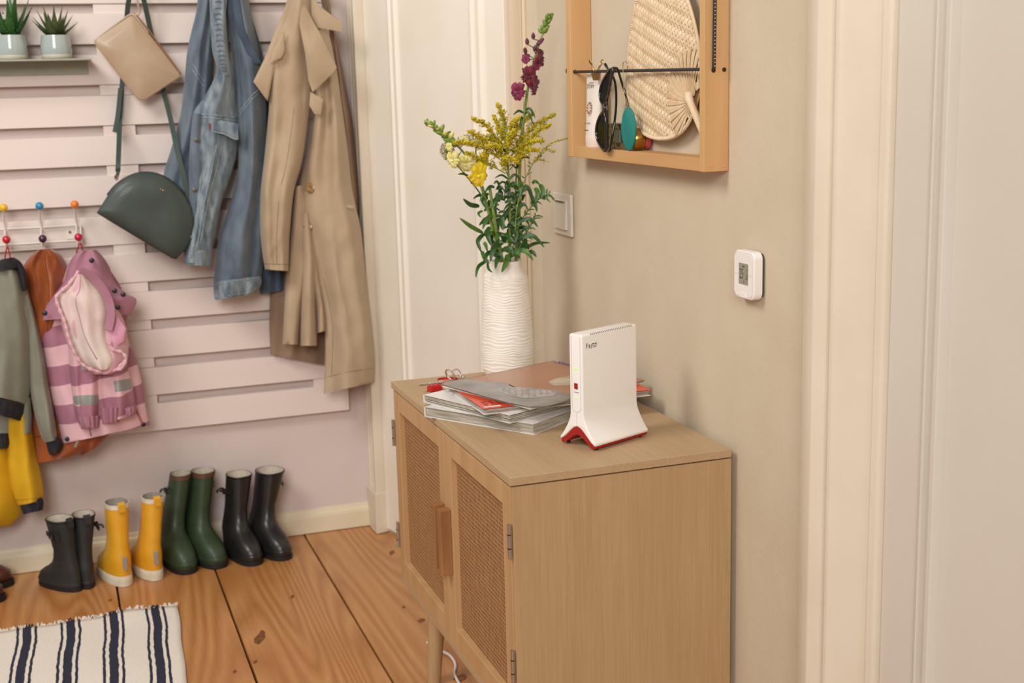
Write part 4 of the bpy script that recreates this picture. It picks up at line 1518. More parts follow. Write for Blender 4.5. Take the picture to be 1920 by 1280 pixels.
# --- snapdragons
def floret(mb_pet, mb_cup, base, face, size, upv=V((0, 0, 1))):
    """two-lipped snapdragon flower: tube, ruffled upper and lower lip"""
    face = V(face).normalized()
    sd = face.cross(upv)
    sd = sd.normalized() if sd.length > 1e-4 else V((1, 0, 0))
    up = sd.cross(face)
    # tube
    rs = []
    for q, r in ((0, .16), (.25, .34), (.5, .38), (.72, .30)):
        rs.append([base + face * size * q * .9 + (sd * math.cos(2 * PI * i / 10) * r * .9 + up * math.sin(2 * PI * i / 10) * r) * size for i in range(10)])
    mb_cup.rings(rs)
    ctr_ = base + face * size * .62
    for lobe, (a0, L_, W_) in enumerate(((62, .98, .46), (118, .98, .46), (205, .80, .44), (270, .92, .50), (335, .80, .44))):
        a = math.radians(a0)
        rad = sd * math.cos(a) + up * math.sin(a)
        tan = -sd * math.sin(a) + up * math.cos(a)
        vs = []
        for i in range(7):
            q = i / 6
            out = ctr_ + rad * size * L_ * q + face * size * (.26 * math.sin(PI * q * .8) - .12 * q * q)
            w_ = W_ * size * math.sin(PI * (.18 + .66 * q)) ** .7
            for j in range(7):
                s_ = -1 + j / 3
                ruf = size * (.05 + .14 * q) * math.sin(j * 2.1 + lobe * 1.7 + i * .5) * (.3 + .7 * abs(s_) * q + .4 * q)
                vs.append(out + tan * w_ * s_ + face * ruf - face * size * .12 * s_ * s_ + rad * size * .08 * math.sin(j * 2.6 + lobe) * q)
        fs = []
        for i in range(6):
            for j in range(6):
                b = i * 7 + j
                fs.append((b, b + 1, b + 8, b + 7))
        mb_pet.add(vs, fs)
    # swollen palate between the lips
    mb_pet.sphere(ctr_ + face * size * .16 - up * size * .08, (size * .17, size * .17, size * .13), n=8)


def bud(mb, p, d, ln, r):
    d = V(d).normalized()
    mb.tube([p, p + d * ln * .25, p + d * ln * .6, p + d * ln * .9, p + d * ln], [r * .5, r, r * .9, r * .5, r * .1], n=7)


sn = flower('magenta_snapdragon', 'tall magenta snapdragon stalk rising above the bouquet', 'flower')
P = smooth_path([V((vc.x + .015, VY + .012, zin)), fp(972, 488, .015), fp(973, 400, .015), fp(975, 300, .01), fp(984, 205, .005), fp(995, 140), fp(1010, 85), fp(1026, 45), fp(1033, 29)], 6)
n = len(P)
MB().tube(P, [lerp(.0042, .0012, (i / (n - 1)) ** 1.2) for i in range(n)], n=8).build('stem', m_stem, sn, smooth=True)
for x, y, fx_, fy_, fz_, sz, mt, dy in ((971, 172, -.75, -.8, -.1, .0185, m_mag, -.008), (993, 143, -.05, -1, .05, .0205, m_mag2, -.014), (1003, 163, .75, -.75, -.3, .0175, m_mag, -.008), (1013, 108, .7, -.8, .1, .0180, m_mag2, -.006), (1006, 122, .3, -1, .3, .0110, m_mag, -.004), (986, 110, -.5, -.9, .4, .0110, m_mag, -.004)):
    pet, cup = MB(), MB()
    c_ = fp(x, y, dy)
    fd = V((fx_, fy_, fz_)).normalized()
    floret(pet, cup, c_ - fd * sz * .7, fd, sz)
    pe = pet.build('flower_head', mt, sn, smooth=True)
    cup.build('flower_tube', m_mag, pe, smooth=True)
    cal = MB()
    near = min(P, key=lambda p: (p - c_).length)
    cal.tube([near, near.lerp(c_ - fd * sz * .7, .6), c_ - fd * sz * .55], [.0008, .0012, .0034], n=7)
    cal.build('calyx', m_bud, pe, smooth=True)
for x, y, dx, dz in ((986, 95, -.4, .9), (989, 78, -.3, .9), (1001, 90, .3, .9), (1006, 78, .8, .4), (1000, 68, -.2, 1), (1010, 75, .7, .6)):
    mb = MB()
    bp_ = fp(x, y + 5, -.004)
    mb.tube([min(P, key=lambda p: (p - bp_).length), bp_], .0009, n=5)
    bud(mb, bp_, (dx, -.5, dz), .0135, .0042)
    mb.build('bud', m_mauve, sn, smooth=True)
for k in range(26):
    q = k / 25
    p = P[int(lerp(n * .80, n - 1.01, q))]
    a = k * 2.4
    mb = MB()
    d = V((math.cos(a), math.sin(a), .9))
    bud(mb, p + d * .001, d, lerp(.013, .008, q), lerp(.0040, .0024, q))
    mb.build('bud', m_bud, sn, smooth=True)
for x, y, tx, ty in ((982, 212, 962, 216), (984, 208, 1004, 222), (983, 215, 1000, 235), (980, 225, 975, 246)):
    mb = MB()
    leaf(mb, [fp(x, y, .004), fp((x + tx) / 2, min(y, ty) - 4, -.005), fp(tx, ty, -.006)], .0032)
    mb.build('leaf', m_leaf, sn, smooth=True)

sy_ = flower('yellow_snapdragon', 'yellow snapdragon stalk bending out to the left of the vase', 'flower')
P = smooth_path([V((vc.x - .012, VY, zin)), fp(938, 488, -.005), fp(921, 420, -.012), fp(906, 360, -.018), fp(886, 312, -.02), fp(866, 282, -.02), fp(838, 256, -.02), fp(815, 238, -.02), fp(799, 229, -.02)], 6)
n = len(P)
MB().tube(P, [lerp(.0036, .0012, (i / (n - 1))) for i in range(n)], n=8).build('stem', m_stem, sy_, smooth=True)
for x, y, fx_, fy_, fz_, sz, mt, mt2, dy in ((897, 328, .15, -1, -.15, .0250, m_yel, m_yel, -.03), (873, 307, -.5, -.8, -.5, .0195, m_pale, m_pale, -.03), (849, 300, -.9, -.6, -.2, .0175, m_pale, m_pale, -.025), (907, 301, .6, -.9, -.2, .0190, m_yel, m_pale, -.015), (884, 297, .1, -.9, .1, .0140, m_pale, m_pale, -.03), (874, 264, .2, -.8, .6, .0120, m_pale, m_pale, -.01), (842, 275, -.6, -.9, .1, .0085, m_pale, m_bud, -.025)):
    pet, cup = MB(), MB()
    c_ = fp(x, y, dy)
    fd = V((fx_, fy_, fz_)).normalized()
    floret(pet, cup, c_ - fd * sz * .7, fd, sz)
    pe = pet.build('flower_head', mt, sy_, smooth=True)
    cup.build('flower_tube', mt2, pe, smooth=True)
    near = min(P, key=lambda p: (p - c_).length)
    MB().tube([near, near.lerp(c_ - fd * sz * .7, .6), c_ - fd * sz * .55], [.0008, .0012, .0030], n=7).build('calyx', m_bud, pe, smooth=True)
for k in range(30):
    q = k / 29
    p = P[int(lerp(n * .66, n - 1.01, q))]
    a = k * 2.4
    d = V((math.cos(a) * .8 - .5, math.sin(a) * .7, math.sin(a * 1.3) * .7 + .35))
    mb = MB()
    bud(mb, p, d, lerp(.020, .009, q), lerp(.0055, .0030, q))
    mb.build('bud', m_bud if k % 5 else m_pale, sy_, smooth=True)

# --- dusty sedum heads half hidden behind
sd_ = flower('sedum', 'dusty pink green sedum head behind the yellow snapdragon', 'flower')
for cx_, cy_, rx_, ry_, tip in ((838, 283, 14, 17, 0), (888, 262, 32, 12, 1)):
    stalk = smooth_path([V((vc.x - .006, VY + .01, zin)), fp(935, 488, .015), fp(915, 390, .02), fp(lerp(cx_, 900, .5), cy_ + 40, .02), fp(cx_ + 5, cy_ + ry_, .02)], 5)
    s0 = MB().tube(stalk, .0016, n=6).build('stem', m_stem, sd_, smooth=True)
    mb, mg = MB(), MB()
    c0 = fp(cx_, cy_, .02)
    for k in range(240):
        a = rnd.uniform(0, 2 * PI)
        r = math.sqrt(rnd.random())
        p = fp(cx_ + rx_ * r * math.cos(a), cy_ + ry_ * r * math.sin(a), .02 + rnd.uniform(-.012, .012))
        blob(mb, p, rnd.uniform(.001, .002))
        if k % 6 == 0:
            mg.tube([fp(cx_ + 5, cy_ + ry_, .02), p], .0005, n=4)
    mb.build('florets', m_sedum, s0, kind='stuff')
    mg.build('floret_stalks', m_goldg, s0, kind='stuff')

# --- leafy filler stems
fo_ = flower('trailing_greenery', 'dark green leafy stem with long leaves spilling over the vase rim', 'foliage')
P = smooth_path([V((vc.x - .004, VY - .008, zin)), fp(941, 488, -.015), fp(932, 440, -.02), fp(924, 390, -.02), fp(918, 350, -.015)], 6)
MB().tube(P, [lerp(.0042, .003, i / (len(P) - 1)) for i in range(len(P))], n=8).build('stem', m_stem, fo_, smooth=True)
LV = [((899, 386), (882, 384), (868, 372), 5.5, -.02), ((906, 437), (882, 424), (861, 408), 5.0, -.02), ((970, 418), (993, 410), (1009, 426), 4.6, -.02), ((969, 448), (998, 442), (1021, 464), 5.2, -.03), ((985, 466), (1004, 456), (1033, 455), 3.8, .0), ((965, 469), (985, 471), (1000, 488), 6.0, -.035), ((990, 472), (999, 473), (1006, 482), 4.5, -.02), ((943, 453), (927, 463), (919, 487), 7.5, -.035), ((939, 477), (932, 486), (929, 505), 5.2, -.048), ((952, 477), (949, 492), (940, 511), 6.5, -.052), ((914, 488), (897, 500), (892, 521), 4.0, -.035), ((914, 492), (916, 504), (924, 511), 3.0, -.045), ((908, 438), (896, 452), (903, 474), 5.0, -.02), ((903, 470), (910, 486), (918, 494), 5.0, -.03), ((968, 367), (990, 353), (1000, 385), 5.5, -.01), ((996, 365), (1003, 380), (1007, 398), 4.5, -.015), ((918, 425), (914, 440), (922, 462), 6.0, -.03), ((925, 400), (912, 412), (905, 430), 5.0, -.03), ((958, 430), (968, 440), (962, 462), 5.0, -.03), ((948, 436), (955, 447), (966, 455), 5.0, -.035), ((930, 420), (945, 405), (950, 392), 5.0, -.02), ((922, 380), (935, 370), (945, 372), 4.5, -.02), ((916, 362), (905, 375), (912, 392), 4.5, -.02), ((940, 470), (955, 466), (962, 480), 6.0, -.045), ((925, 470), (912, 478), (909, 494), 5.0, -.04), ((968, 405), (974, 390), (978, 378), 4.0, -.01), ((950, 405), (940, 418), (944, 432), 5, -.025), ((948, 455), (940, 440), (930, 436), 5, -.03), ((975, 470), (985, 455), (982, 440), 5.0, -.02), ((905, 395), (897, 400), (902, 408), 3.0, -.02), ((880, 331), (868, 326), (858, 327), 2.6, -.02), ((900, 340), (887, 337), (883, 345), 3.0, -.02), ((926, 480), (936, 476), (944, 484), 5, -.045), ((955, 482), (968, 474), (975, 480), 5, -.03)]
for k, (a, b, c_, wd, dy) in enumerate(LV):
    mb = MB()
    leaf(mb, [fp(a[0], a[1], dy * .6), fp(b[0], b[1], dy * 1.1), fp(c_[0], c_[1], dy * 1.3)], wd / 930, k=5)
    mb.build('leaf', m_leaf2 if k % 4 == 1 else m_leaf, fo_, smooth=True)
for k in range(105):
    x = rnd.uniform(906, 984)
    y = rnd.uniform(345, 480)
    a = rnd.uniform(0, 2 * PI)
    ln = rnd.uniform(12, 24)
    mb = MB()
    dy = rnd.uniform(-.03, .03)
    leaf(mb, [fp(x, y, dy), fp(x + ln * .5 * math.cos(a), y - 5 + ln * .4 * math.sin(a), dy - .005), fp(x + ln * math.cos(a), y + ln * .8 * math.sin(a) + 3, dy - .008)], rnd.uniform(.0025, .005))
    mb.build('leaf', m_leaf if k % 3 else m_leaf2, fo_, smooth=True)
fs_ = flower('green_sprig', 'light green leafy sprig arching out towards the light switch', 'foliage')
for pts in (((960, 470), (972, 425), (990, 395), (1012, 372), (1029, 364)), ((962, 478), (975, 450), (992, 428), (1004, 405)), ((965, 482), (975, 462), (988, 440))):
    P = smooth_path([fp(x, y, -.012) for x, y in pts], 6)
    st = MB().tube(P, .0011, n=6).build('stem', m_leaf2, fs_, smooth=True)
    for i in range(6, len(P), 2):
        for s_ in (-1, 1):
            a = rnd.uniform(.5, 1.2) * s_
            t = (P[i] - P[i - 1]).normalized()
            d = V((t.x * math.cos(a) - t.z * math.sin(a), rnd.uniform(-.4, .2), t.x * math.sin(a) + t.z * math.cos(a)))
            ln = rnd.uniform(.010, .018)
            mb = MB()
            leaf(mb, [P[i], P[i] + d * ln * .5, P[i] + d * ln + V((0, 0, -.004))], rnd.uniform(.0012, .0022))
            mb.build('leaf', m_leaf2, st, smooth=True)
for a, b, c_, wd in (((1003, 352), (1008, 362), (1004, 380), 6), ((1012, 345), (1018, 358), (1014, 372), 6), ((1016, 368), (1022, 372), (1031, 361), 4), ((998, 344), (1004, 340), (1012, 346), 4)):
    mb = MB()
    leaf(mb, [fp(*a, -.015), fp(*b, -.025), fp(*c_, -.025)], wd / 930)
    mb.build('leaf', m_leaf2, fs_, smooth=True)
# ------------------------------------------------------------------ coats, bags and shelf on the slats
def cat_rows(rows, k):
    n = len(rows)
    out = []
    for i in range(n - 1):
        a, b, c_, d = rows[max(i - 1, 0)], rows[i], rows[i + 1], rows[min(i + 2, n - 1)]
        for j in range(k):
            t = j / k
            out.append(tuple(.5 * (2 * q + (r - p) * t + (2 * p - 5 * q + 4 * r - s) * t * t + (3 * q - p - 3 * r + s) * t ** 3) for p, q, r, s in zip(a, b, c_, d)))
    out.append(tuple(rows[-1]))
    return out


class Cloth:
    """a hanging piece of cloth: rows of (xl, yl, xr, yr[, depth, y centre]) seen positions, real depth and folds"""

    def __init__(s, rows, Y, depth, folds=(), wr=.004, ws=14.0, seed=0, k=5, n=44, back=.45, pw=.6, cr=.006, cs=9.0):
        s.cr, s.cs = cr, cs
        rows = [tuple(r) + (1.0, 0.0)[len(r) - 4:] if len(r) < 6 else tuple(r) for r in rows]
        s.rows = cat_rows(rows, k)
        s.Y, s.d, s.folds, s.wr, s.ws, s.seed, s.n, s.back, s.pw = Y, depth, folds, wr, ws, seed, n, back, pw

    def pt(s, u, t, front=True, lift=0.0):
        """u across 0..1, t down 0..1"""
        q = t * (len(s.rows) - 1)
        i = min(int(q), len(s.rows) - 2)
        f = q - i
        a, b = s.rows[i], s.rows[i + 1]
        xl, yl, xr, yr_, dm, yo = [lerp(p, r, f) for p, r in zip(a, b)]
        x, y = lerp(xl, xr, u), lerp(yl, yr_, u)
        e = max(0.0, math.sin(PI * u)) ** s.pw
        dd = s.d * dm
        if front:
            h = dd * e
            for k, amp, ph, dr in s.folds:
                h += amp * math.sin(2 * PI * k * u + ph + dr * t) * min(1, e * 1.4)
        else:
            h = -dd * s.back * e
        p = at(x, y, Y=s.Y - yo)
        wv = noise.noise(V((p.x * s.ws + s.seed, s.seed * 1.7, p.z * s.ws * .6))) + .5 * noise.noise(V((p.x * s.ws * 2.3, s.seed + 4, p.z * s.ws * 1.5)))
        if front and s.cr:
            # sharp hanging creases: ridged noise drawn out downwards and slightly slanted
            sl_ = p.x + p.z * .18 * math.sin(s.seed)
            r1 = 1 - abs(noise.noise(V((sl_ * s.cs, s.seed * 3.1, p.z * s.cs * .28))))
            r2 = 1 - abs(noise.noise(V((sl_ * s.cs * 1.9 + 7, s.seed * 2.1, p.z * s.cs * .7))))
            h += s.cr * (r1 ** 5 * 1.4 + r2 ** 6 * .8) * min(1, e * 1.3)
        h += (s.wr * wv if front else 0) + lift
        yy = min(s.Y - yo - h, YS - .002)
        return at(x, y, Y=yy)

    def build(s, name, m, parent, label=None, caps=True):
        n = s.n
        rs = []
        K = len(s.rows) - 1
        for i in range(K + 1):
            t = i / K
            ring = [s.pt(.5 - .5 * math.cos(PI * j / n), t) for j in range(n + 1)]
            ring += [s.pt(.5 + .5 * math.cos(PI * j / 12), t, False) for j in range(1, 12)]
            rs.append(ring)
        return MB().rings(rs, (caps, caps)).build(name, m, parent, smooth=True, angle=75, label=label)

    def band(s, u0, u1, t0, t1, m, parent, name, lift=.0015):
        nu, nt_ = 24, 3
        vs = [s.pt(lerp(u0, u1, i / nu), lerp(t0, t1, j / nt_), lift=lift if 0 < j < nt_ else 0.0) for i in range(nu + 1) for j in range(nt_ + 1)]
        fs = [(i * (nt_ + 1) + j, (i + 1) * (nt_ + 1) + j, (i + 1) * (nt_ + 1) + j + 1, i * (nt_ + 1) + j + 1) for i in range(nu) for j in range(nt_)]
        return MB().add(vs, fs).build(name, m, parent, smooth=True)

    def seam(s, uts, m, parent, r=.0011, name='seam', k=6):
        P = []
        for (u0, t0), (u1, t1) in zip(uts, uts[1:]):
            for j in range(k):
                P.append(s.pt(lerp(u0, u1, j / k), lerp(t0, t1, j / k), lift=r * .4))
        P.append(s.pt(*uts[-1], lift=r * .4))
        return MB().tube(P, r, n=5).build(name, m, parent, smooth=True)


def patch(poly, Y, bulge, th, rings=7, ctr_=None, wr=.0, seed=0, tilt=0.0, sub=3, depths=None, ws=16, pw_=2.5):
    """stiff flat piece traced at its own distance: rounded face with thickness"""
    P = []
    n0 = len(poly)
    for i in range(n0):
        for j in range(sub):
            q = j / sub
            a, b = poly[i], poly[(i + 1) % n0]
            da = depths[i] if depths else 0
            db = depths[(i + 1) % n0] if depths else 0
            P.append((lerp(a[0], b[0], q), lerp(a[1], b[1], q), lerp(da, db, q)))
    cx = ctr_ or (sum(p[0] for p in P) / len(P), sum(p[1] for p in P) / len(P))
    cd_ = sum(p[2] for p in P) / len(P)
    mb = MB()

    def ring(q, o):
        out = []
        for x, y, d in P:
            xx, yy, d2 = lerp(cx[0], x, q), lerp(cx[1], y, q), lerp(cd_, d, q)
            h = bulge * (1 - q ** pw_) + d2
            p = at(xx, yy, Y=Y)
            h += wr * noise.noise(V((p.x * ws + seed, seed, p.z * ws)))
            out.append(at(xx, yy, Y=Y - h - o))
        return out
    fr = [ring(q, th / 2) for q in (.04, .2, .4, .6, .8, .94, 1.0)]
    bk = [ring(q, -th / 2) for q in (1.0, .8, .5, .2, .04)]
    mb.rings(fr + bk)
    return mb


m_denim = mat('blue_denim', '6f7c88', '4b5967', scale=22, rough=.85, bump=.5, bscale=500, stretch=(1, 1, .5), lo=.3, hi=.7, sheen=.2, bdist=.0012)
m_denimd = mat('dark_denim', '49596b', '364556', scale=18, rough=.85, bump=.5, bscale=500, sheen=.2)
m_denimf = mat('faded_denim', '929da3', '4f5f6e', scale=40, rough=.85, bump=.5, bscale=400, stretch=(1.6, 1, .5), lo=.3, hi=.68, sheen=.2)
m_stitch = mat('pale_stitching', 'aab3ae', '6f869a', scale=300, rough=.8)
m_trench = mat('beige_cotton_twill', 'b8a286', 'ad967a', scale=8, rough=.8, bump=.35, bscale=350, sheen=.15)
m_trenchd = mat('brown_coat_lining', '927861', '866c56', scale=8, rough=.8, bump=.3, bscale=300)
m_horn = mat('horn_button', 'a5814f', '7d5d34', scale=120, rough=.3, coat=.4)
m_tan = mat('tan_leather', 'b29a80', 'a88f74', scale=14, rough=.42, bump=.12, bscale=500, coat=.1)
m_green = mat('dark_green_leather', '3c4640', '343d38', scale=14, rough=.5, bump=.15, bscale=500, coat=.08)
m_gstrap = mat('dark_green_strap', '38473f', rough=.5)
m_copper = mat('copper_metal', 'b98a5e', rough=.3, metal=1.0)

# --- coat hooks above the picture (coats and bags hang from them)
m_hook = mat('painted_hook', 'd8cabb', rough=.4)


def hook(x, y, label):
    p = at(x, y, Y=YS)
    h = thing('coat_hook', label, 'hook', p, group='coat hooks on the slats')
    MB().lathe([(.014, 0), (.014, .004), (.006, .006)], p, n=16, M=Matrix.Rotation(PI / 2, 3, 'X')).build('rose', m_hook, h, smooth=True, angle=40)
    MB().tube(smooth_path([p + V((0, -.004, 0)), p + V((0, -.06, -.004)), p + V((0, -.09, .008)), p + V((0, -.095, .03))], 5), .005, n=10).build('prong', m_hook, h, smooth=True)
    return p


hook(405, -34, 'pale painted coat hook carrying the denim jacket')
hook(575, -40, 'pale painted coat hook carrying the trench coat')
hook(255, -52, 'pale painted coat hook carrying the two bags')

# --- denim jacket
YJ = YS - .055
dj = thing('denim_jacket', 'faded blue denim jacket hanging crumpled on a hook', 'jacket', at(420, 562, Y=YJ))
sl = Cloth([(372, -30, 408, -30), (368, 20, 404, 20), (352, 90, 400, 90), (345, 160, 396, 165), (338, 215, 392, 225), (322, 275, 384, 285), (307, 325, 376, 335), (300, 380, 370, 385), (300, 420, 366, 420)], YS - .045, .035, ((2.2, .006, .4, 5),), seed=1, wr=.008)
sl.build('sleeve', m_denim, dj)
sl.seam([(.25, .3), (.75, .36)], m_stitch, dj)
sl.seam([(.24, .315), (.74, .375)], m_stitch, dj)
sr = Cloth([(418, -34, 462, -30), (420, 10, 470, 20), (430, 65, 480, 70), (438, 130, 490, 125), (442, 190, 498, 180), (446, 250, 500, 240), (446, 320, 499, 320), (432, 380, 498, 380), (412, 440, 497, 440), (404, 495, 494, 490), (400, 535, 489, 525), (402, 560, 488, 540)], YJ - .012, .050, ((1.6, .010, .3, 4.5), (2.7, .004, 1.9, -5)), seed=2, wr=.010, k=6)
sr.build('sleeve', m_denim, dj)
sr.seam([(.05, .40), (.55, .355), (.98, .33)], m_stitch, dj)
sr.seam([(.05, .41), (.55, .365), (.98, .34)], m_stitch, dj)
cf = Cloth([(401, 528, 490, 517), (400, 540, 491, 528), (402, 552, 488, 538), (403, 563, 480, 549)], YJ - .016, .054, ((1.6, .009, 4.2, .5), (5, .003, 1.9, 0)), seed=3, wr=.005)
cf.build('cuff', m_denimf, dj)
for t_ in (.12, .85):
    cf.seam([(.02, t_), (.5, t_), (.98, t_)], m_stitch, dj)
bk_ = Cloth([(440, -20, 455, -20), (470, 100, 492, 100), (478, 200, 505, 205), (480, 320, 515, 320), (482, 440, 525, 440), (484, 520, 532, 520), (488, 552, 533, 543)], YS - .022, .02, ((2, .004, 0, 3),), seed=4)
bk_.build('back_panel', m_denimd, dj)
bd = Cloth([(392, -20, 420, -20), (394, 40, 424, 40), (398, 95, 430, 95), (405, 135, 440, 140), (384, 180, 443, 185), (362, 212, 446, 212), (357, 262, 447, 262), (354, 320, 436, 318), (352, 380, 416, 378), (349, 440, 404, 438), (345, 475, 398, 472), (344, 492, 396, 496)], YJ - .03, .046, ((1.4, .006, 2.2, 3), (3.1, .003, .5, -4)), seed=5, wr=.010, ws=22, k=6)
bd.build('front_panel', m_denimf, dj)
# placket, waistband, yoke and pocket
pk = Cloth([(362, 213, 378, 213), (357, 262, 380, 262), (354, 320, 379, 320), (352, 380, 376, 380), (349, 440, 372, 440), (345, 478, 369, 478)], YJ - .05, .022, ((1, .002, 0, 3),), seed=6, wr=.004, n=20)
pk.build('button_placket', m_denim, dj)
for t_ in (.2, .52, .82):
    p = pk.pt(.5, t_, lift=.001)
    MB().lathe([(.0062, -.001), (.0062, .001), (.004, .0025), (.002, .003)], p, n=14, M=Matrix.Rotation(PI / 2, 3, 'X')).build('button', mat('copper_rivet_button', '6a655f', rough=.5, metal=.6), dj, smooth=True, angle=40)
wb_ = Cloth([(345, 470, 398, 468), (344, 482, 397, 482), (347, 497, 396, 498)], YJ - .034, .050, ((2, .003, 0, 0),), seed=7, wr=.004)
wb_.build('waistband', m_denimf, dj)
wb_.seam([(.03, .15), (.5, .2), (.97, .15)], m_stitch, dj)
bd.seam([(.02, .458), (.5, .462), (.98, .475)], m_stitch, dj, r=.0014)
bd.seam([(.02, .47), (.5, .474), (.98, .487)], m_stitch, dj, r=.0014)
fp_ = patch([(396, 226), (420, 226), (446, 232), (447, 262), (440, 262), (420, 252), (396, 247)], YJ - .082, .004, .004, wr=.006, seed=8)
fp_.build('pocket_flap', m_denimf, dj, smooth=True, angle=60)
MB().tube([at(x, y, Y=YJ - .089) for x, y in ((397, 246), (420, 251), (440, 261), (446, 261))], .0012, n=5).build('seam', m_stitch, dj)
MB().box(at(391.5, 242, Y=YJ - .084), at(394.5, 231, Y=YJ - .086)).build('label_tab', mat('red_label', '8e2b35', rough=.7), dj)
for uu, t0, t1 in ((.55, .56, .90), (.66, .56, .86), (.40, .60, .95)):
    bd.seam([(uu, t0), (uu - .06, (t0 + t1) / 2), (uu - .14, t1)], m_stitch, dj)
# collar: folded front edge with puckered seam, dark flap at the right
cl_ = Cloth([(398, -25, 428, -20), (398, 20, 424, 22), (400, 60, 425, 60), (404, 100, 428, 100), (412, 128, 431, 130), (422, 142, 431, 140)], YJ - .066, .020, ((1, .003, .5, 6),), seed=9, wr=.006, ws=30, n=24)
cl_.build('collar', m_denimf, dj)
for k in range(15):
    t_ = .12 + .05 * k
    cl_.seam([(.18, t_ + .012), (.55, t_), (.62, t_ + .014)], m_denim, dj, r=.0016, name='pucker', k=3)
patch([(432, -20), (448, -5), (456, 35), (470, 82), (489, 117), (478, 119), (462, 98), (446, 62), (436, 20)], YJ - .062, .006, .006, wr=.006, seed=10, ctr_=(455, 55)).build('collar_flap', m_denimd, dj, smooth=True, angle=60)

# --- trench coat
YT = YS - .06
tr = thing('trench_coat', 'long beige trench coat hanging on a hook beside the door', 'coat', at(640, 738, Y=YT))
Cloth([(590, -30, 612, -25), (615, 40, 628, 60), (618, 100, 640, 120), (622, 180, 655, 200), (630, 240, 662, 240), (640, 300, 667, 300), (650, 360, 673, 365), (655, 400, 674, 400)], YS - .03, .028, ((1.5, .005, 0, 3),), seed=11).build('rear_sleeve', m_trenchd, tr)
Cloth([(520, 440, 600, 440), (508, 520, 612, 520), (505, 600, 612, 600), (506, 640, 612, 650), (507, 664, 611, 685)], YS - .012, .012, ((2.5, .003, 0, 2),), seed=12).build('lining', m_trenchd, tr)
fp2 = Cloth([(572, 20, 606, 15), (578, 90, 622, 85), (586, 150, 632, 135), (590, 195, 640, 190), (584, 245, 647, 240), (572, 300, 654, 295), (562, 345, 660, 350), (566, 395, 669, 395), (573, 433, 677, 433), (588, 500, 684, 495), (602, 560, 690, 552), (609, 616, 697, 616), (609, 680, 702, 672), (607, 738, 702, 716)], YT - .02, .055, ((.9, .012, 1.2, 3.2), (1.9, .007, .4, -4)), seed=13, wr=.013, ws=11, k=6, n=56)
fp2.build('front_panel', m_trench, tr)
fp2.seam([(.02, .955), (.5, .95), (.98, .95)], m_trenchd, tr, r=.0008)
fp2.seam([(.14, .72), (.17, .84), (.14, .95)], m_trenchd, tr, r=.0007)
Cloth([(552, 350, 578, 345), (546, 420, 580, 420), (538, 500, 578, 500), (533, 580, 566, 580), (530, 645, 560, 646)], YT - .012, .034, ((1, .004, .5, 2),), seed=14, wr=.006).build('skirt_fold', m_trench, tr)
Cloth([(562, 400, 582, 400), (564, 480, 592, 480), (564, 560, 592, 560), (563, 610, 594, 610), (563, 648, 594, 648)], YT - .022, .034, ((1, .004, 2.5, 2),), seed=15, wr=.006).build('skirt_fold', m_trench, tr)
Cloth([(576, 440, 588, 440), (584, 520, 602, 525), (592, 580, 610, 585), (594, 624, 612, 620)], YT - .012, .030, ((1, .003, 1, 2),), seed=16, wr=.005).build('skirt_fold', m_trench, tr)
ls = Cloth([(548, -30, 590, -30), (530, 25, 590, 20), (512, 75, 588, 75), (505, 130, 584, 135), (505, 190, 581, 196), (501, 240, 576, 240), (495, 300, 566, 305), (488, 365, 551, 360), (488, 430, 544, 430), (492, 475, 542, 475), (497, 505, 541, 508)], YT - .045, .052, ((.9, .010, .6, 2.5), (1.8, .005, 2.2, -3.5)), seed=17, wr=.012, ws=12, k=6, n=52)
ls.build('sleeve', m_trench, tr)
ls.seam([(.02, .955), (.5, .955), (.98, .955)], m_trenchd, tr, r=.0008)
ls.seam([(.62, .42), (.60, .62), (.52, .95)], m_trenchd, tr, r=.0006)
patch([(548, -15), (520, 48), (498, 105), (475, 153), (486, 168), (502, 190), (510, 150), (522, 110), (540, 50), (560, 0)], YT - .080, .006, .006, wr=.008, seed=18, ctr_=(514, 100)).build('storm_flap', m_trench, tr, smooth=True, angle=60)
patch([(556, -15), (578, 22), (600, 62), (632, 127), (614, 147), (586, 173), (578, 150), (572, 100), (560, 40)], YT - .104, .008, .006, wr=.010, seed=19, ctr_=(586, 95)).build('lapel', m_trench, tr, smooth=True, angle=60)
patch([(584, -10), (600, 12), (640, 42), (641, 60), (620, 56), (596, 52), (584, 30)], YT - .085, .004, .005, wr=.006, seed=20).build('collar', m_trench, tr, smooth=True, angle=60)
patch([(582, 172), (606, 186), (602, 214), (590, 214), (580, 198)], YT - .100, .003, .004, wr=.004, seed=21).build('epaulette', m_trench, tr, smooth=True, angle=60)
patch([(512, 95), (532, 58), (534, 95), (528, 108), (506, 118)], YT - .108, .003, .004, wr=.004, seed=22).build('throat_latch', m_trench, tr, smooth=True, angle=60)
for u_, t_ in ((.20, .47), (.06, .60)):
    p = fp2.pt(u_, t_, lift=.006)
    MB().lathe([(.0125, -.002), (.0125, .001), (.0105, .003), (.0085, .002), (.002, .0022)], p, n=20, M=Matrix.Rotation(PI / 2 - .2, 3, 'X')).build('button', m_horn, tr, smooth=True, angle=40)
patch([(646, 383), (664, 386), (663, 392), (655, 391), (644, 387)], YT - .072, .002, .004).build('pocket_welt', m_trench, tr, smooth=True, angle=60)


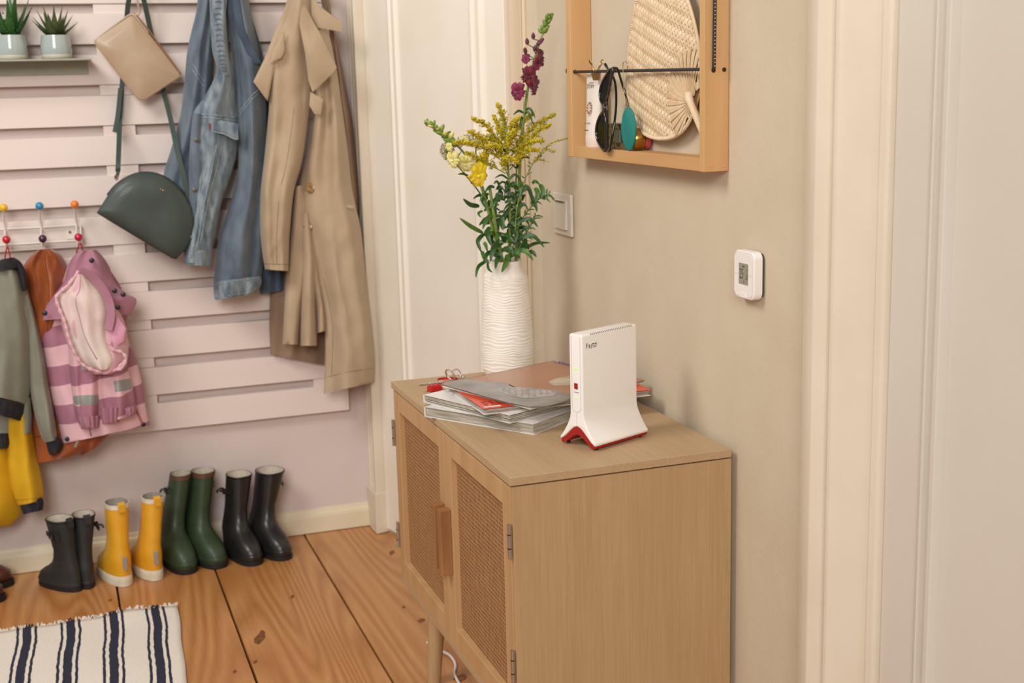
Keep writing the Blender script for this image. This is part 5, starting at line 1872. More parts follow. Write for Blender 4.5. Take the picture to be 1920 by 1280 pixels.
# --- tan pouch and dark green half-moon bag
def rounded(poly, r, n=5):
    out = []
    m_ = len(poly)
    for i in range(m_):
        a, b, c_ = V(poly[i - 1]).to_2d(), V(poly[i]).to_2d(), V(poly[(i + 1) % m_]).to_2d()
        ri = r[i] if isinstance(r, (list, tuple)) else r
        p, q = b + (a - b).normalized() * ri, b + (c_ - b).normalized() * ri
        for k in range(n + 1):
            t = k / n
            out.append(tuple(p * (1 - t) ** 2 + b * 2 * t * (1 - t) + q * t * t))
    return out


def V2(a):
    return V((a[0], a[1], 0))


YP = YS - .055
po = thing('tan_pouch', 'tan leather zip pouch hanging tilted over the green bag strap', 'pouch', at(262, 190, Y=YP))
pl = rounded([V2(q) for q in ((247, 22), (341, 142), (263, 194), (172, 76))], [10, 6, 16, 12])
patch(pl, YP, .010, .006, sub=2, pw_=4, wr=.002, seed=30).build('body', m_tan, po, smooth=True, angle=50)
MB().tube(smooth_path([at(x, y, Y=YP - .003) for x, y in ((252, 24), (275, 52), (300, 86), (325, 120), (338, 139))], 4), .0022, n=8).build('zipper', m_copper, po, smooth=True)
MB().tube(smooth_path([at(x, y, Y=YP - .001) for x, y in ((259, 29), (262, 22), (259, 10), (256, -10), (254, -40))], 4), .0022, n=6).build('loop', m_tan, po, smooth=True)
seam_p = [at(lerp(258, x, .965), lerp(108, y, .965), Y=YP - .0052) for x, y in pl]
MB().tube(seam_p + seam_p[:1], .0008, n=5).build('piping', m_tan, po, smooth=True)

YG = YS - .118
gb = thing('green_shoulder_bag', 'dark green leather half-moon shoulder bag hanging by its long strap', 'handbag', at(325, 486, Y=YG))
go = [(181, 399), (190, 385), (202, 366), (216, 349), (235, 335), (256, 326), (278, 324), (298, 328), (318, 338), (336, 353), (350, 371), (359, 390), (364, 410), (364, 430), (357, 451), (344, 472), (330, 486), (322, 484), (290, 465), (250, 441), (210, 417)]
patch(go, YG, .014, .035, sub=2, pw_=7, ctr_=(275, 400), wr=.002, seed=31).build('body', m_green, gb, smooth=True, angle=50)
zp = [at(x, y, Y=YG + .006) for x, y in go[2:16]]
MB().tube(smooth_path(zp, 3), .0035, n=8).build('zipper', mat('dark_zipper', '232b27', rough=.5), gb, smooth=True)
MB().tube(smooth_path([at(298 + 2.2 * k, 353 + 1.0 * k + (1.2 if k % 2 else -1.2), Y=YG - .0325) for k in range(6)], 4), .0005, n=5).build('stamped_mark', m_copper, gb)


def strap(pts, hw, Y, nm, m, par):
    MB().strip(smooth_path([at(x, y, Y=yy) for x, y, yy in pts], 6), (1, 0, 0), hw, .0022).build(nm, m, par, smooth=True, angle=40)


strap([(221, 322, YG + .005), (222, 300, YG + .01), (225, 220, YS - .02), (229, 160, YS - .02), (235, 80, YS - .018), (240, 10, YS - .05), (252, -50, YS - .09)], .0058, 0, 'strap', m_gstrap, gb)
strap([(361, 395, YG + .004), (349, 350, YG + .002), (333, 285, YG + .012), (318, 215, YG + .05), (305, 165, YS - .03), (285, 70, YS - .03), (272, 10, YS - .05), (258, -50, YS - .09)], .0060, 0, 'strap', m_gstrap, gb)
strap([(226, 165, YS - .028), (221, 215, YS - .028), (215, 248, YS - .030)], .0055, 0, 'strap_end', m_gstrap, gb)
MB().box(at(217, 316, Y=YG + .002), at(224, 309, Y=YG + .010)).build('strap_keeper', m_gstrap, gb)
for (x, y) in ((218, 333), (362, 440)):
    mb = MB()
    ringtube(mb, at(x, y, Y=YG + .002), .006, (.8, .5, 0), .0012, n=16)
    mb.build('ring', m_copper, gb, smooth=True)
strap([(222, 322, YG + .004), (220, 328, YG + .004), (218, 335, YG + .004)], .004, 0, 'strap_end', m_gstrap, gb)

# --- shelf and succulents
m_shelf = mat('sage_grey_metal', 'a3a596', '9c9e8f', scale=20, rough=.45)
sz_ = at(100, 111, Y=YS - .06).z
sx1, sx2 = at(172, 112, Y=YS - .10).x, at(165, 130, Y=YS).x
sx0 = sx1 - .55
sh_ = thing('wall_shelf', 'narrow sage grey metal shelf on the slats holding two succulents', 'shelf', ((sx0 + sx1) / 2, YS, sz_ - .04))
MB().box((sx0, YS - .10, sz_ - .004), (sx1, YS - .0005, sz_)).build('plate', m_shelf, sh_, bevel=.001)
MB().box((sx0, YS - .004, sz_ - .036), (sx2, YS - .0005, sz_ - .004)).build('back_plate', m_shelf, sh_, bevel=.001)
MB().lathe([(.0035, 0), (.0035, .0015)], at(126, 127, Y=YS - .004), n=12, M=Matrix.Rotation(PI / 2, 3, 'X')).build('screw', m_copper, sh_)
m_pot = mat('pale_blue_grey_glaze', 'a7b2ae', '9faaa7', scale=10, rough=.15, coat=.5)
m_potb = mat('pale_stone_base', 'b9b5a4', rough=.6)
m_agave = mat('dark_succulent', '2f4a24', '1f3318', scale=50, rough=.45)
m_agaver = mat('reddish_leaf_tip', '4f5a30', '34471f', scale=40, rough=.45)
m_aloe = mat('aloe_green', '2f6423', '234d1c', scale=60, rough=.45)
m_soil = mat('potting_soil', '2e2219', rough=.95)


def pot(x, label, kind, lab2):
    c_ = at(x, 111, Y=YS - .052)
    c_.z = sz_
    hgt = at(x, 66, Y=c_.y).z - sz_
    R = .5 * (at(x + 30, 90, Y=c_.y) - at(x - 30, 90, Y=c_.y)).length
    t_ = thing('plant_pot', label, 'plant pot', c_, group='pots on the grey shelf')
    pr = [(.88 * R, 0), (.97 * R, hgt * .04), (1.0 * R, hgt * .25), (.99 * R, hgt * .5), (.93 * R, hgt * .8), (.88 * R, hgt)]
    MB().lathe([(.97 * R, hgt * .18), (1.0 * R, hgt * .26), (.99 * R, hgt * .5), (.93 * R, hgt * .8), (.88 * R, hgt), (.85 * R, hgt), (.86 * R, hgt * .8), (.86 * R, hgt * .6)], c_, n=40).build('glazed_body', m_pot, t_, smooth=True, angle=60)
    MB().lathe([(.85 * R, 0), (.95 * R, hgt * .03), (.98 * R, hgt * .19), (.96 * R, hgt * .2)], c_, n=40).build('bare_foot', m_potb, t_, smooth=True, angle=60)
    MB().lathe([(.855 * R, hgt * .82), (.85 * R, hgt * .86), (.3 * R, hgt * .88)], c_, n=30).build('soil', m_soil, t_, smooth=True)
    pt_ = thing('succulent', lab2, 'plant', c_ + V((0, 0, hgt * .86)), group='succulents on the grey shelf')
    b0 = c_ + V((0, 0, hgt * .88))
    if kind:
        spec = []
        for k in range(16):
            a = k * 2.4
            ring_ = k / 15
            spec.append((a, lerp(.25, 1.15, ring_), lerp(.072, .058, ring_), .0085))
    else:
        spec = []
        for k in range(13):
            a = k * 2.4 + .5
            spec.append((a, lerp(.12, .85, k / 12), lerp(.115, .08, k / 12), .0085))
    for a, lean, ln, w_ in spec:
        d = V((math.cos(a) * math.sin(lean), math.sin(a) * math.sin(lean), math.cos(lean)))
        o_ = V((math.cos(a), math.sin(a), 0)) * R * (.15 if kind else .3)
        P = smooth_path([b0 + o_, b0 + o_ + d * ln * .5, b0 + o_ + d * ln + V((0, 0, .006))], 5)
        n = len(P)
        sd = d.cross(V((math.cos(a), math.sin(a), .01)))
        sd = sd.normalized() if sd.length > 1e-3 else V((1, 0, 0))
        up = sd.cross(d)
        rs = []
        for i, p in enumerate(P):
            q = i / (n - 1)
            ww = w_ * (1 - q ** 1.8) * (.75 + .5 * math.sin(PI * min(1, q * 1.3))) + .0004
            rs.append([p + sd * ww, p + up * ww * .25, p - sd * ww, p - up * ww * .55])
        lf_ = MB().rings(rs).build('leaf', (m_agave if int(a * 10) % 3 else m_agaver) if kind else m_aloe, pt_, smooth=True, angle=60)
        if not kind:
            tb_ = MB()
            for i in range(1, n - 1):
                for s_ in (-1, 1):
                    tb_.sphere(rs[i][0 if s_ > 0 else 2], .0012, n=5)
            tb_.build('spines', m_aloe, lf_, kind='stuff')


pot(107, 'pale blue glazed pot nearer the shelf end', 1, 'dark pointed rosette succulent nearer the shelf end')
pot(24, 'pale blue glazed pot at the left picture edge', 0, 'spiky green aloe at the left picture edge')
# ------------------------------------------------------------------ children's rack and coats
m_wire = mat('white_coated_wire', 'e3dcd2', rough=.35)
YR = YS - .012
rk_ = thing('wire_coat_rack', 'white wire coat rack with coloured wooden balls', 'coat rack', at(75, 455, Y=YS))


def wire(pts, r, nm, par=None):
    return MB().tube(smooth_path(pts, 6), r, n=8).build(nm, m_wire, par or rk_, smooth=True)


xa = -150
wire([at(xa, 468, Y=YR), at(xa - 9, 463, Y=YR), at(xa - 9, 444, Y=YR), at(xa, 439.5, Y=YR), at(0, 430, Y=YR), at(75, 426, Y=YR), at(140, 422, Y=YR), at(149, 422.5, Y=YR), at(151.5, 427, Y=YR), at(151.5, 444, Y=YR), at(149, 449, Y=YR), at(140, 451, Y=YR), at(75, 455, Y=YR), at(0, 460, Y=YR), at(xa, 470, Y=YR), at(xa - 6, 468, Y=YR)], .0026, 'rail')
MB().box(at(125, 449, Y=YS - .003), at(150, 423, Y=YS - .0005)).build('mounting_plate', m_wire, rk_, bevel=.0005)
MB().lathe([(.0035, 0), (.0035, .0015)], at(131, 435, Y=YS - .003), n=12, M=Matrix.Rotation(PI / 2, 3, 'X')).build('screw', m_copper, rk_)
for (x0, y0), (x1, y1), c0, c1 in (((6.5, 389), (12, 449), 'e8b81c', 'c31524'), ((74, 386), (80, 447.5), '1d88b5', '3f1a3c'), ((140, 383), (147, 444.5), 'ee7a1c', 'c2103f'), ((-61, 392), (-55, 453), '3f8a3a', 'e0601c'), ((-128, 396), (-122, 457), 'c31524', '1d88b5')):
    pa, pb_ = at(x0, y0, Y=YS - .055), at(x1, y1, Y=YS - .062)
    xm = (x0 + x1) / 2
    h = wire([pa, at(x0, y0 + 8, Y=YS - .045), at(xm - 1, y0 + 30, Y=YS - .02), at(xm, y0 + 45, Y=YS - .017), at(xm + 1, y1 + 6, Y=YS - .022), at(x1 + 1, y1 + 12, Y=YS - .045), at(x1, y1 + 7, Y=YS - .060), pb_], .0026, 'hook')
    for p, c_ in ((pa, c0), (pb_, c1)):
        MB().sphere(p, .0098, n=20).build('ball', mat('painted_ball_' + c_, c_, rough=.25, coat=.4), h, smooth=True)

m_olive = mat('olive_grey_softshell', '878778', '7d7d6d', scale=12, rough=.75, bump=.25, bscale=400, sheen=.15)
m_blackrib = mat('black_ribbed_cuff', '1c1c1e', '26262a', scale=60, rough=.85, bump=.5, bscale=300)
m_rust = mat('rust_orange_nylon', 'a4541c', '8e4413', scale=10, rough=.5, bump=.3, bscale=60, sheen=.2, bdist=.004)
m_mauve2 = mat('mauve_fabric', 'b07d8d', 'a57182', scale=12, rough=.7, bump=.25, bscale=300)
m_pinkl = mat('light_pink_fabric', 'dfb2bb', 'd6a5b0', scale=12, rough=.7, bump=.25, bscale=300)
m_hoodin = mat('cream_pink_lining', 'e4d5cc', 'dbbdb9', scale=5, rough=.85, bump=.3, bscale=200, lo=.35, hi=.6)
m_yelc = mat('mustard_yellow_canvas', 'd9a915', 'cf9d0c', scale=10, rough=.75, bump=.25, bscale=350)
m_navy = mat('navy_ribbed_cuff', '1d1f2a', '262936', scale=60, rough=.85, bump=.5, bscale=300)
m_snap = mat('dark_snap_button', '22242c', rough=.35)
m_refl = mat('grey_reflective_tape', '8f908c', rough=.4)
m_zip = mat('silver_zip_pull', 'b5b2ab', rough=.3, metal=1.0)
m_redloop = mat('red_hanging_loop', 'a3161d', rough=.7)


def striped(name, c1, c2, period, off, slope):
    m = mat(name, c1, rough=.7, bump=.25, bscale=300)
    nt = m.node_tree
    b = nt.nodes['Principled BSDF']
    tc = N(nt, 'ShaderNodeTexCoord')
    sx = N(nt, 'ShaderNodeSeparateXYZ')
    nt.links.new(tc.outputs['Object'], sx.inputs[0])
    ml = N(nt, 'ShaderNodeMath', operation='MULTIPLY_ADD')
    ml.inputs[1].default_value = slope
    nt.links.new(sx.outputs['X'], ml.inputs[0])
    nt.links.new(sx.outputs['Z'], ml.inputs[2])
    dv2 = N(nt, 'ShaderNodeMath', operation='MULTIPLY_ADD')
    dv2.inputs[1].default_value = 1 / period
    dv2.inputs[2].default_value = off + 20
    nt.links.new(ml.outputs[0], dv2.inputs[0])
    fr_ = N(nt, 'ShaderNodeMath', operation='FRACT')
    nt.links.new(dv2.outputs[0], fr_.inputs[0])
    r = N(nt, 'ShaderNodeValToRGB')
    r.color_ramp.interpolation = 'CONSTANT'
    r.color_ramp.elements[0].color = lin(c1) + (1,)
    r.color_ramp.elements[1].position = .5
    r.color_ramp.elements[1].color = lin(c2) + (1,)
    nt.links.new(fr_.outputs[0], r.inputs[0])
    nt.links.new(r.outputs[0], b.inputs['Base Color'])
    return m


# --- yellow jacket, lowest behind
YY = YS - .045
yj = thing('yellow_jacket', 'mustard yellow jacket with navy cuff hanging lowest at the left', 'jacket', at(10, 1000, Y=YY))
Cloth([(-25, 500, 8, 500, .4, 0), (-60, 560, 12, 560, .6, 0), (-85, 640, 10, 640), (-92, 720, 12, 720), (-100, 800, 25, 800), (-105, 880, 36, 880), (-108, 940, 42, 935), (-108, 985, 38, 965), (-105, 1003, 20, 985)], YY, .05, ((1.5, .008, 0, 2),), seed=40, wr=.008).build('body', m_yelc, yj)
ys = Cloth([(-10, 580, 20, 580, .4, -.02), (2, 650, 36, 650, .7, -.02), (5, 710, 48, 710, 1, -.01), (8, 790, 58, 790), (12, 850, 68, 850), (18, 900, 78, 895), (26, 930, 82, 925), (34, 948, 80, 938)], YY - .03, .04, ((1.3, .006, .5, 3),), seed=41, wr=.008)
ys.build('sleeve', m_yelc, yj)
ys.seam([(.03, .9), (.5, .91), (.97, .9)], mat('mustard_stitch', 'b98f10', rough=.8), yj)
Cloth([(36, 942, 80, 932), (40, 955, 82, 944), (44, 964, 80, 956)], YY - .032, .032, ((7, .0015, 0, 0),), seed=42, wr=.002).build('cuff', m_navy, yj)

# --- rust padded jacket
YO = YS - .045
oj = thing('rust_jacket', 'rust orange padded jacket hanging between grey and pink jackets', 'jacket', at(130, 870, Y=YO))
ho = Cloth([(70, 469, 98, 467), (55, 482, 114, 478), (42, 505, 126, 500), (44, 540, 131, 535), (50, 575, 128, 575), (54, 620, 122, 620, .8, -.004), (58, 680, 116, 680, .3, -.03)], YO - .02, .050, ((1.2, .010, .8, 4), (2.6, .005, 0, -3)), seed=43, wr=.012, ws=18)
ho.build('hood', m_rust, oj)
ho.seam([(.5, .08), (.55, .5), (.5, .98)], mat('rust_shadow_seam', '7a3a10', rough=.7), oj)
ob = Cloth([(54, 590, 122, 590), (52, 650, 140, 650), (48, 710, 170, 710), (44, 760, 200, 765), (42, 800, 215, 790), (43, 840, 205, 815), (50, 872, 155, 852)], YO, .045, ((1.1, .008, 1, 2),), seed=44, wr=.010, ws=14)
ob.build('body', m_rust, oj)
for t_ in (.35, .55, .75):
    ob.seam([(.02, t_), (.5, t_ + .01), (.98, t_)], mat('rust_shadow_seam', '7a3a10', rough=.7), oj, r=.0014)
Cloth([(150, 800, 214, 790), (150, 825, 205, 812), (152, 850, 190, 832), (153, 856, 165, 848)], YO - .012, .030, (), seed=45, wr=.006).build('sleeve', m_rust, oj)
Cloth([(42, 838, 50, 838), (43, 860, 52, 860), (46, 880, 53, 876)], YO - .05, .012, (), seed=46, wr=.001, n=16).build('zip_tape', mat('rust_zip', '8d4a20', rough=.6), oj)
for (x, y), rot in (((51, 889), -.2), ((143, 832), .5)):
    p = at(x, y, Y=YO - .058)
    mb = MB()
    for q in [rrect(-.0036, .0036, -.009, .009, .0025, 0)]:
        Rm = Matrix.Rotation(rot, 3, 'Y') @ Matrix.Rotation(-PI / 2, 3, 'Z')
        mb.prism([p + Rm @ v_ for v_ in q], (0, -.002, 0))
    mb.build('zip_pull', m_zip, oj, bevel=.0004)

# --- olive grey jacket with black trim
YG2 = YS - .085
oz = thing('grey_jacket', 'olive grey softshell jacket with black collar and cuffs at the left', 'jacket', at(20, 850, Y=YG2))
Cloth([(-30, 492, 26, 490), (-50, 530, 46, 522), (-60, 580, 58, 575), (-66, 640, 66, 635), (-70, 690, 62, 700), (-72, 728, 52, 757)], YG2 - .02, .055, ((1.4, .009, .5, 2), (3, .004, 0, -3)), seed=47, wr=.008).build('body', m_olive, oz)
Cloth([(-72, 730, 48, 758), (-72, 745, 46, 775), (-72, 758, 41, 790)], YG2 - .024, .066, ((9, .0012, 0, 0),), seed=48, wr=.0, cr=0).build('hem_band', m_blackrib, oz)
gsl = Cloth([(38, 560, 54, 550), (44, 620, 72, 615), (50, 680, 84, 675), (56, 730, 92, 725), (66, 780, 101, 775), (76, 815, 106, 808), (84, 830, 108, 824)], YG2 - .012, .038, ((1.2, .006, 0, 3),), seed=49, wr=.007)
gsl.build('sleeve', m_olive, oz)
Cloth([(86, 826, 110, 818), (89, 842, 118, 832), (93, 853, 113, 846)], YG2 - .012, .030, ((6, .001, 0, 0),), seed=50, wr=.002).build('cuff', m_blackrib, oz)
Cloth([(20, 740, 58, 745), (28, 780, 60, 785), (33, 805, 59, 808), (36, 813, 57, 813)], YG2 - .005, .025, (), seed=51, wr=.005).build('back_hem', m_olive, oz)
Cloth([(-25, 780, 25, 770), (-22, 800, 28, 795), (-20, 815, 24, 812)], YG2 + .005, .03, (), seed=52, wr=.005).build('rear_sleeve', m_olive, oz)
Cloth([(-20, 812, 22, 812), (-16, 830, 22, 830), (-10, 842, 16, 840)], YG2 + .003, .028, ((6, .001, 0, 0),), seed=53, wr=.002).build('cuff', m_blackrib, oz)
Cloth([(2, 486, 26, 482), (-8, 494, 38, 490), (-14, 503, 44, 500), (-16, 508, 40, 503)], YG2 - .05, .034, (), seed=54, wr=.003).build('collar', m_blackrib, oz)
Cloth([(28, 496, 40, 492), (32, 510, 48, 508), (37, 525, 50, 524), (42, 545, 51, 545)], YG2 - .052, .020, (), seed=55, wr=.002, n=20).build('collar_edge', m_blackrib, oz)
MB().tube(smooth_path([at(x, y, Y=YG2 - .02) for x, y in ((9, 487), (11, 472), (14, 462), (17, 472), (20, 486))], 4), .0018, n=6).build('hanging_loop', m_redloop, oz, smooth=True)

# --- pink striped rain jacket with hood
YK = YS - .085
pj = thing('pink_striped_jacket', 'pink and mauve striped child rain jacket with open hood', 'jacket', at(170, 832, Y=YK))
m_strL = striped('pink_mauve_stripes', 'a56f80', 'dfb3b9', .0985, .27, -.16)
MB().tube(smooth_path([at(x, y, Y=YK - .02) for x, y in ((143, 474), (147, 462), (150, 456), (153, 462), (155, 472))], 4), .0018, n=6).build('hanging_loop', m_redloop, pj, smooth=True)
pb2 = Cloth([(126, 500, 195, 490), (112, 540, 225, 535), (95, 575, 240, 575), (82, 605, 238, 605), (76, 635, 240, 635), (84, 680, 256, 678), (92, 720, 266, 715), (100, 760, 272, 755), (110, 800, 277, 780), (118, 832, 281, 797)], YK, .055, ((1.5, .009, 1.0, 2), (3.2, .004, 0, -2)), seed=56, wr=.008, k=6, n=52)
pb2.build('body', m_strL, pj)
pb2.seam([(.30, .35), (.32, .6), (.33, .98)], m_mauve2, pj, r=.002)
pb2.seam([(.88, .45), (.86, .7), (.93, .99)], mat('coral_zip_tape', 'b5696a', rough=.6), pj, r=.003)
for uu, tt in ((.06, .985), (.93, .985)):
    MB().lathe([(.006, -.001), (.006, .001), (.004, .002)], pb2.pt(uu, tt - .02, lift=.003), n=14, M=Matrix.Rotation(PI / 2, 3, 'X')).build('snap', m_snap, pj, smooth=True, angle=40)
# sleeves hanging in front
s1 = Cloth([(128, 640, 180, 640), (130, 690, 186, 690), (134, 730, 188, 728), (138, 760, 190, 758), (144, 785, 190, 783), (150, 802, 188, 800)], YK - .05, .040, ((1.4, .007, 0, 3),), seed=57, wr=.006)
s1.build('sleeve', m_strL, pj)
s1.band(.02, .98, .47, .60, m_refl, pj, 'reflective_band')
Cloth([(144, 782, 191, 778), (148, 794, 190, 790), (153, 803, 188, 801)], YK - .052, .038, ((5, .003, 0, 0),), seed=58, wr=.003).build('cuff', m_mauve2, pj)
s2 = Cloth([(186, 660, 232, 640), (187, 700, 240, 690), (188, 740, 250, 730), (192, 770, 254, 760), (196, 790, 252, 782)], YK - .045, .036, ((1.6, .007, 1, 2),), seed=59, wr=.006)
s2.build('sleeve', m_strL, pj)
s2.band(.45, .98, .36, .50, m_refl, pj, 'reflective_band')
Cloth([(188, 765, 226, 763), (190, 785, 225, 780), (192, 795, 224, 790)], YK - .07, .02, ((4, .003, 0, 0),), seed=60, wr=.003).build('storm_flap', m_mauve2, pj)
Cloth([(226, 768, 256, 758), (230, 778, 256, 770), (232, 785, 252, 778)], YK - .06, .024, ((4, .003, 0, 0),), seed=160, wr=.003).build('cuff', m_mauve2, pj)
# stand collar with snaps around the hood
hc = Cloth([(148, 470, 180, 468), (134, 485, 192, 480), (126, 505, 205, 500), (118, 530, 214, 525), (102, 552, 232, 548), (86, 575, 256, 562), (80, 600, 244, 590)], YK - .04, .040, ((1.3, .008, .6, 3),), seed=61, wr=.008, k=6)
hc.build('collar', m_mauve2, pj)
for x, y in ((172, 488), (215, 545), (231, 552), (221, 576), (84, 587), (205, 555), (204, 607)):
    p = at(x, y, Y=YK - .10)
    MB().lathe([(.0062, -.002), (.0062, .001), (.0042, .0022)], p, n=14, M=Matrix.Rotation(PI / 2, 3, 'X')).build('snap', m_snap, pj, smooth=True, angle=40)
# hood: outer bag below, lining facing out, ruffled rim
Cloth([(150, 505, 172, 505), (118, 545, 206, 555), (108, 575, 232, 600), (118, 620, 240, 640), (132, 660, 240, 670), (150, 690, 232, 692), (172, 702, 212, 701)], YK - .055, .050, ((1.2, .006, 0, 2),), seed=62, wr=.006, k=6).build('hood', m_pinkl, pj)
hl = Cloth([(146, 512, 158, 516), (128, 538, 190, 545), (108, 556, 205, 572), (116, 590, 207, 600), (128, 625, 206, 630), (138, 650, 216, 655), (150, 672, 226, 676), (168, 688, 216, 690), (182, 694, 204, 694)], YK - .085, .034, ((1.0, -.010, .2, 1.5), (2.2, .005, .5, 3)), seed=63, wr=.008, k=6)
hl.build('hood_lining', m_hoodin, pj)
hl.seam([(.36, .0), (.35, .3), (.42, .75)], m_mauve2, pj, r=.0012)
rim_ = [(148, 508), (128, 534), (106, 556), (112, 580), (122, 605), (128, 630), (137, 655), (150, 678), (170, 692), (195, 697), (218, 692), (234, 676)]
rp = smooth_path([at(x, y, Y=YK - .118 + .02 * abs(i - 6) / 6) for i, (x, y) in enumerate(rim_)], 8)
MB().tube(rp, [.0040 + .0012 * math.sin(i * 1.3) + .0008 * math.sin(i * 2.9) for i in range(len(rp))], n=8).build('gathered_rim', m_pinkl, pj, smooth=True)
rm2 = [(150, 506), (176, 520), (196, 545), (206, 570), (208, 595), (203, 618)]
rp = smooth_path([at(x, y, Y=YK - .118) for x, y in rm2], 8)
MB().strip(rp, V((1, -.4, .3)), .010, .004).build('visor_edge', m_mauve2, pj, smooth=True, angle=50)
patch([(217, 590), (236, 615), (232, 640), (215, 652), (206, 640), (210, 610)], YK - .100, .006, .006, wr=.004, seed=64).build('front_placket', mat('bright_pink_fabric', 'e3a3bd', rough=.7), pj, smooth=True, angle=60)
rp = smooth_path([at(x, y, Y=YK - .112) for x, y in ((205, 640), (212, 655), (228, 660), (236, 672), (228, 690), (214, 694))], 6)
MB().tube(rp, [.0038 + .0012 * math.sin(i * 1.3) for i in range(len(rp))], n=8).build('gathered_rim', m_pinkl, pj, smooth=True)
MB().box(at(152, 694, Y=YK - .108), at(166, 686, Y=YK - .112)).build('reflective_tab', m_refl, pj, bevel=.001)

# ------------------------------------------------------------------ boots in a row
def rubber(name, c1, c2, rough=.38, coat=.15):
    return mat(name, c1, c2, scale=14, rough=rough, coat=coat, bump=.08, bscale=120)


m_bblack = rubber('black_rubber', '1b1a1a', '252424')
m_bblack2 = rubber('matte_black_rubber', '242524', '2d2e2c', .6, .0)
m_bgreen = rubber('dark_green_rubber', '2a3a22', '31422a', .5, .05)
m_byellow = rubber('yellow_rubber', 'e0a427', 'd99c1e', .45, .08)
m_bcream = mat('cream_rubber', 'ddd3bd', 'cfc3a8', scale=30, rough=.6)
m_blin = mat('pale_boot_lining', 'cbc2b0', 'b9af9d', scale=150, rough=.95, bump=.4, bscale=300)
m_bling = mat('grey_fleck_lining', 'a9a195', '8d857a', scale=260, rough=.95)
m_bsole = mat('black_sole', '151414', rough=.7)
m_brim = mat('brown_rim', '5a3a28', rough=.6)
m_patch = mat('reflective_patch', 'a9a9a6', rough=.35, metal=.3)
m_brown = mat('oxblood_leather', '5e332a', '4d2820', scale=20, rough=.4, coat=.2)


def layer(hp_, d, sdv, b, f, w_, z, sh_=V((0, 0, 0)), n=28, egg=0.0):
    mid, hl_ = (b + f) / 2, (f - b) / 2
    out = []
    for i in range(n):
        a = 2 * PI * i / n
        ca_, sa = math.cos(a), math.sin(a)
        e = 2.4
        u = mid + hl_ * math.copysign(abs(ca_) ** (2 / e), ca_)
        v_ = w_ * math.copysign(abs(sa) ** (2 / e), sa) * (1 + egg * ca_ * (1 - .35 * ca_))
        out.append(hp_ + d * u + sdv * v_ + V((0, 0, z)) + sh_)
    return out


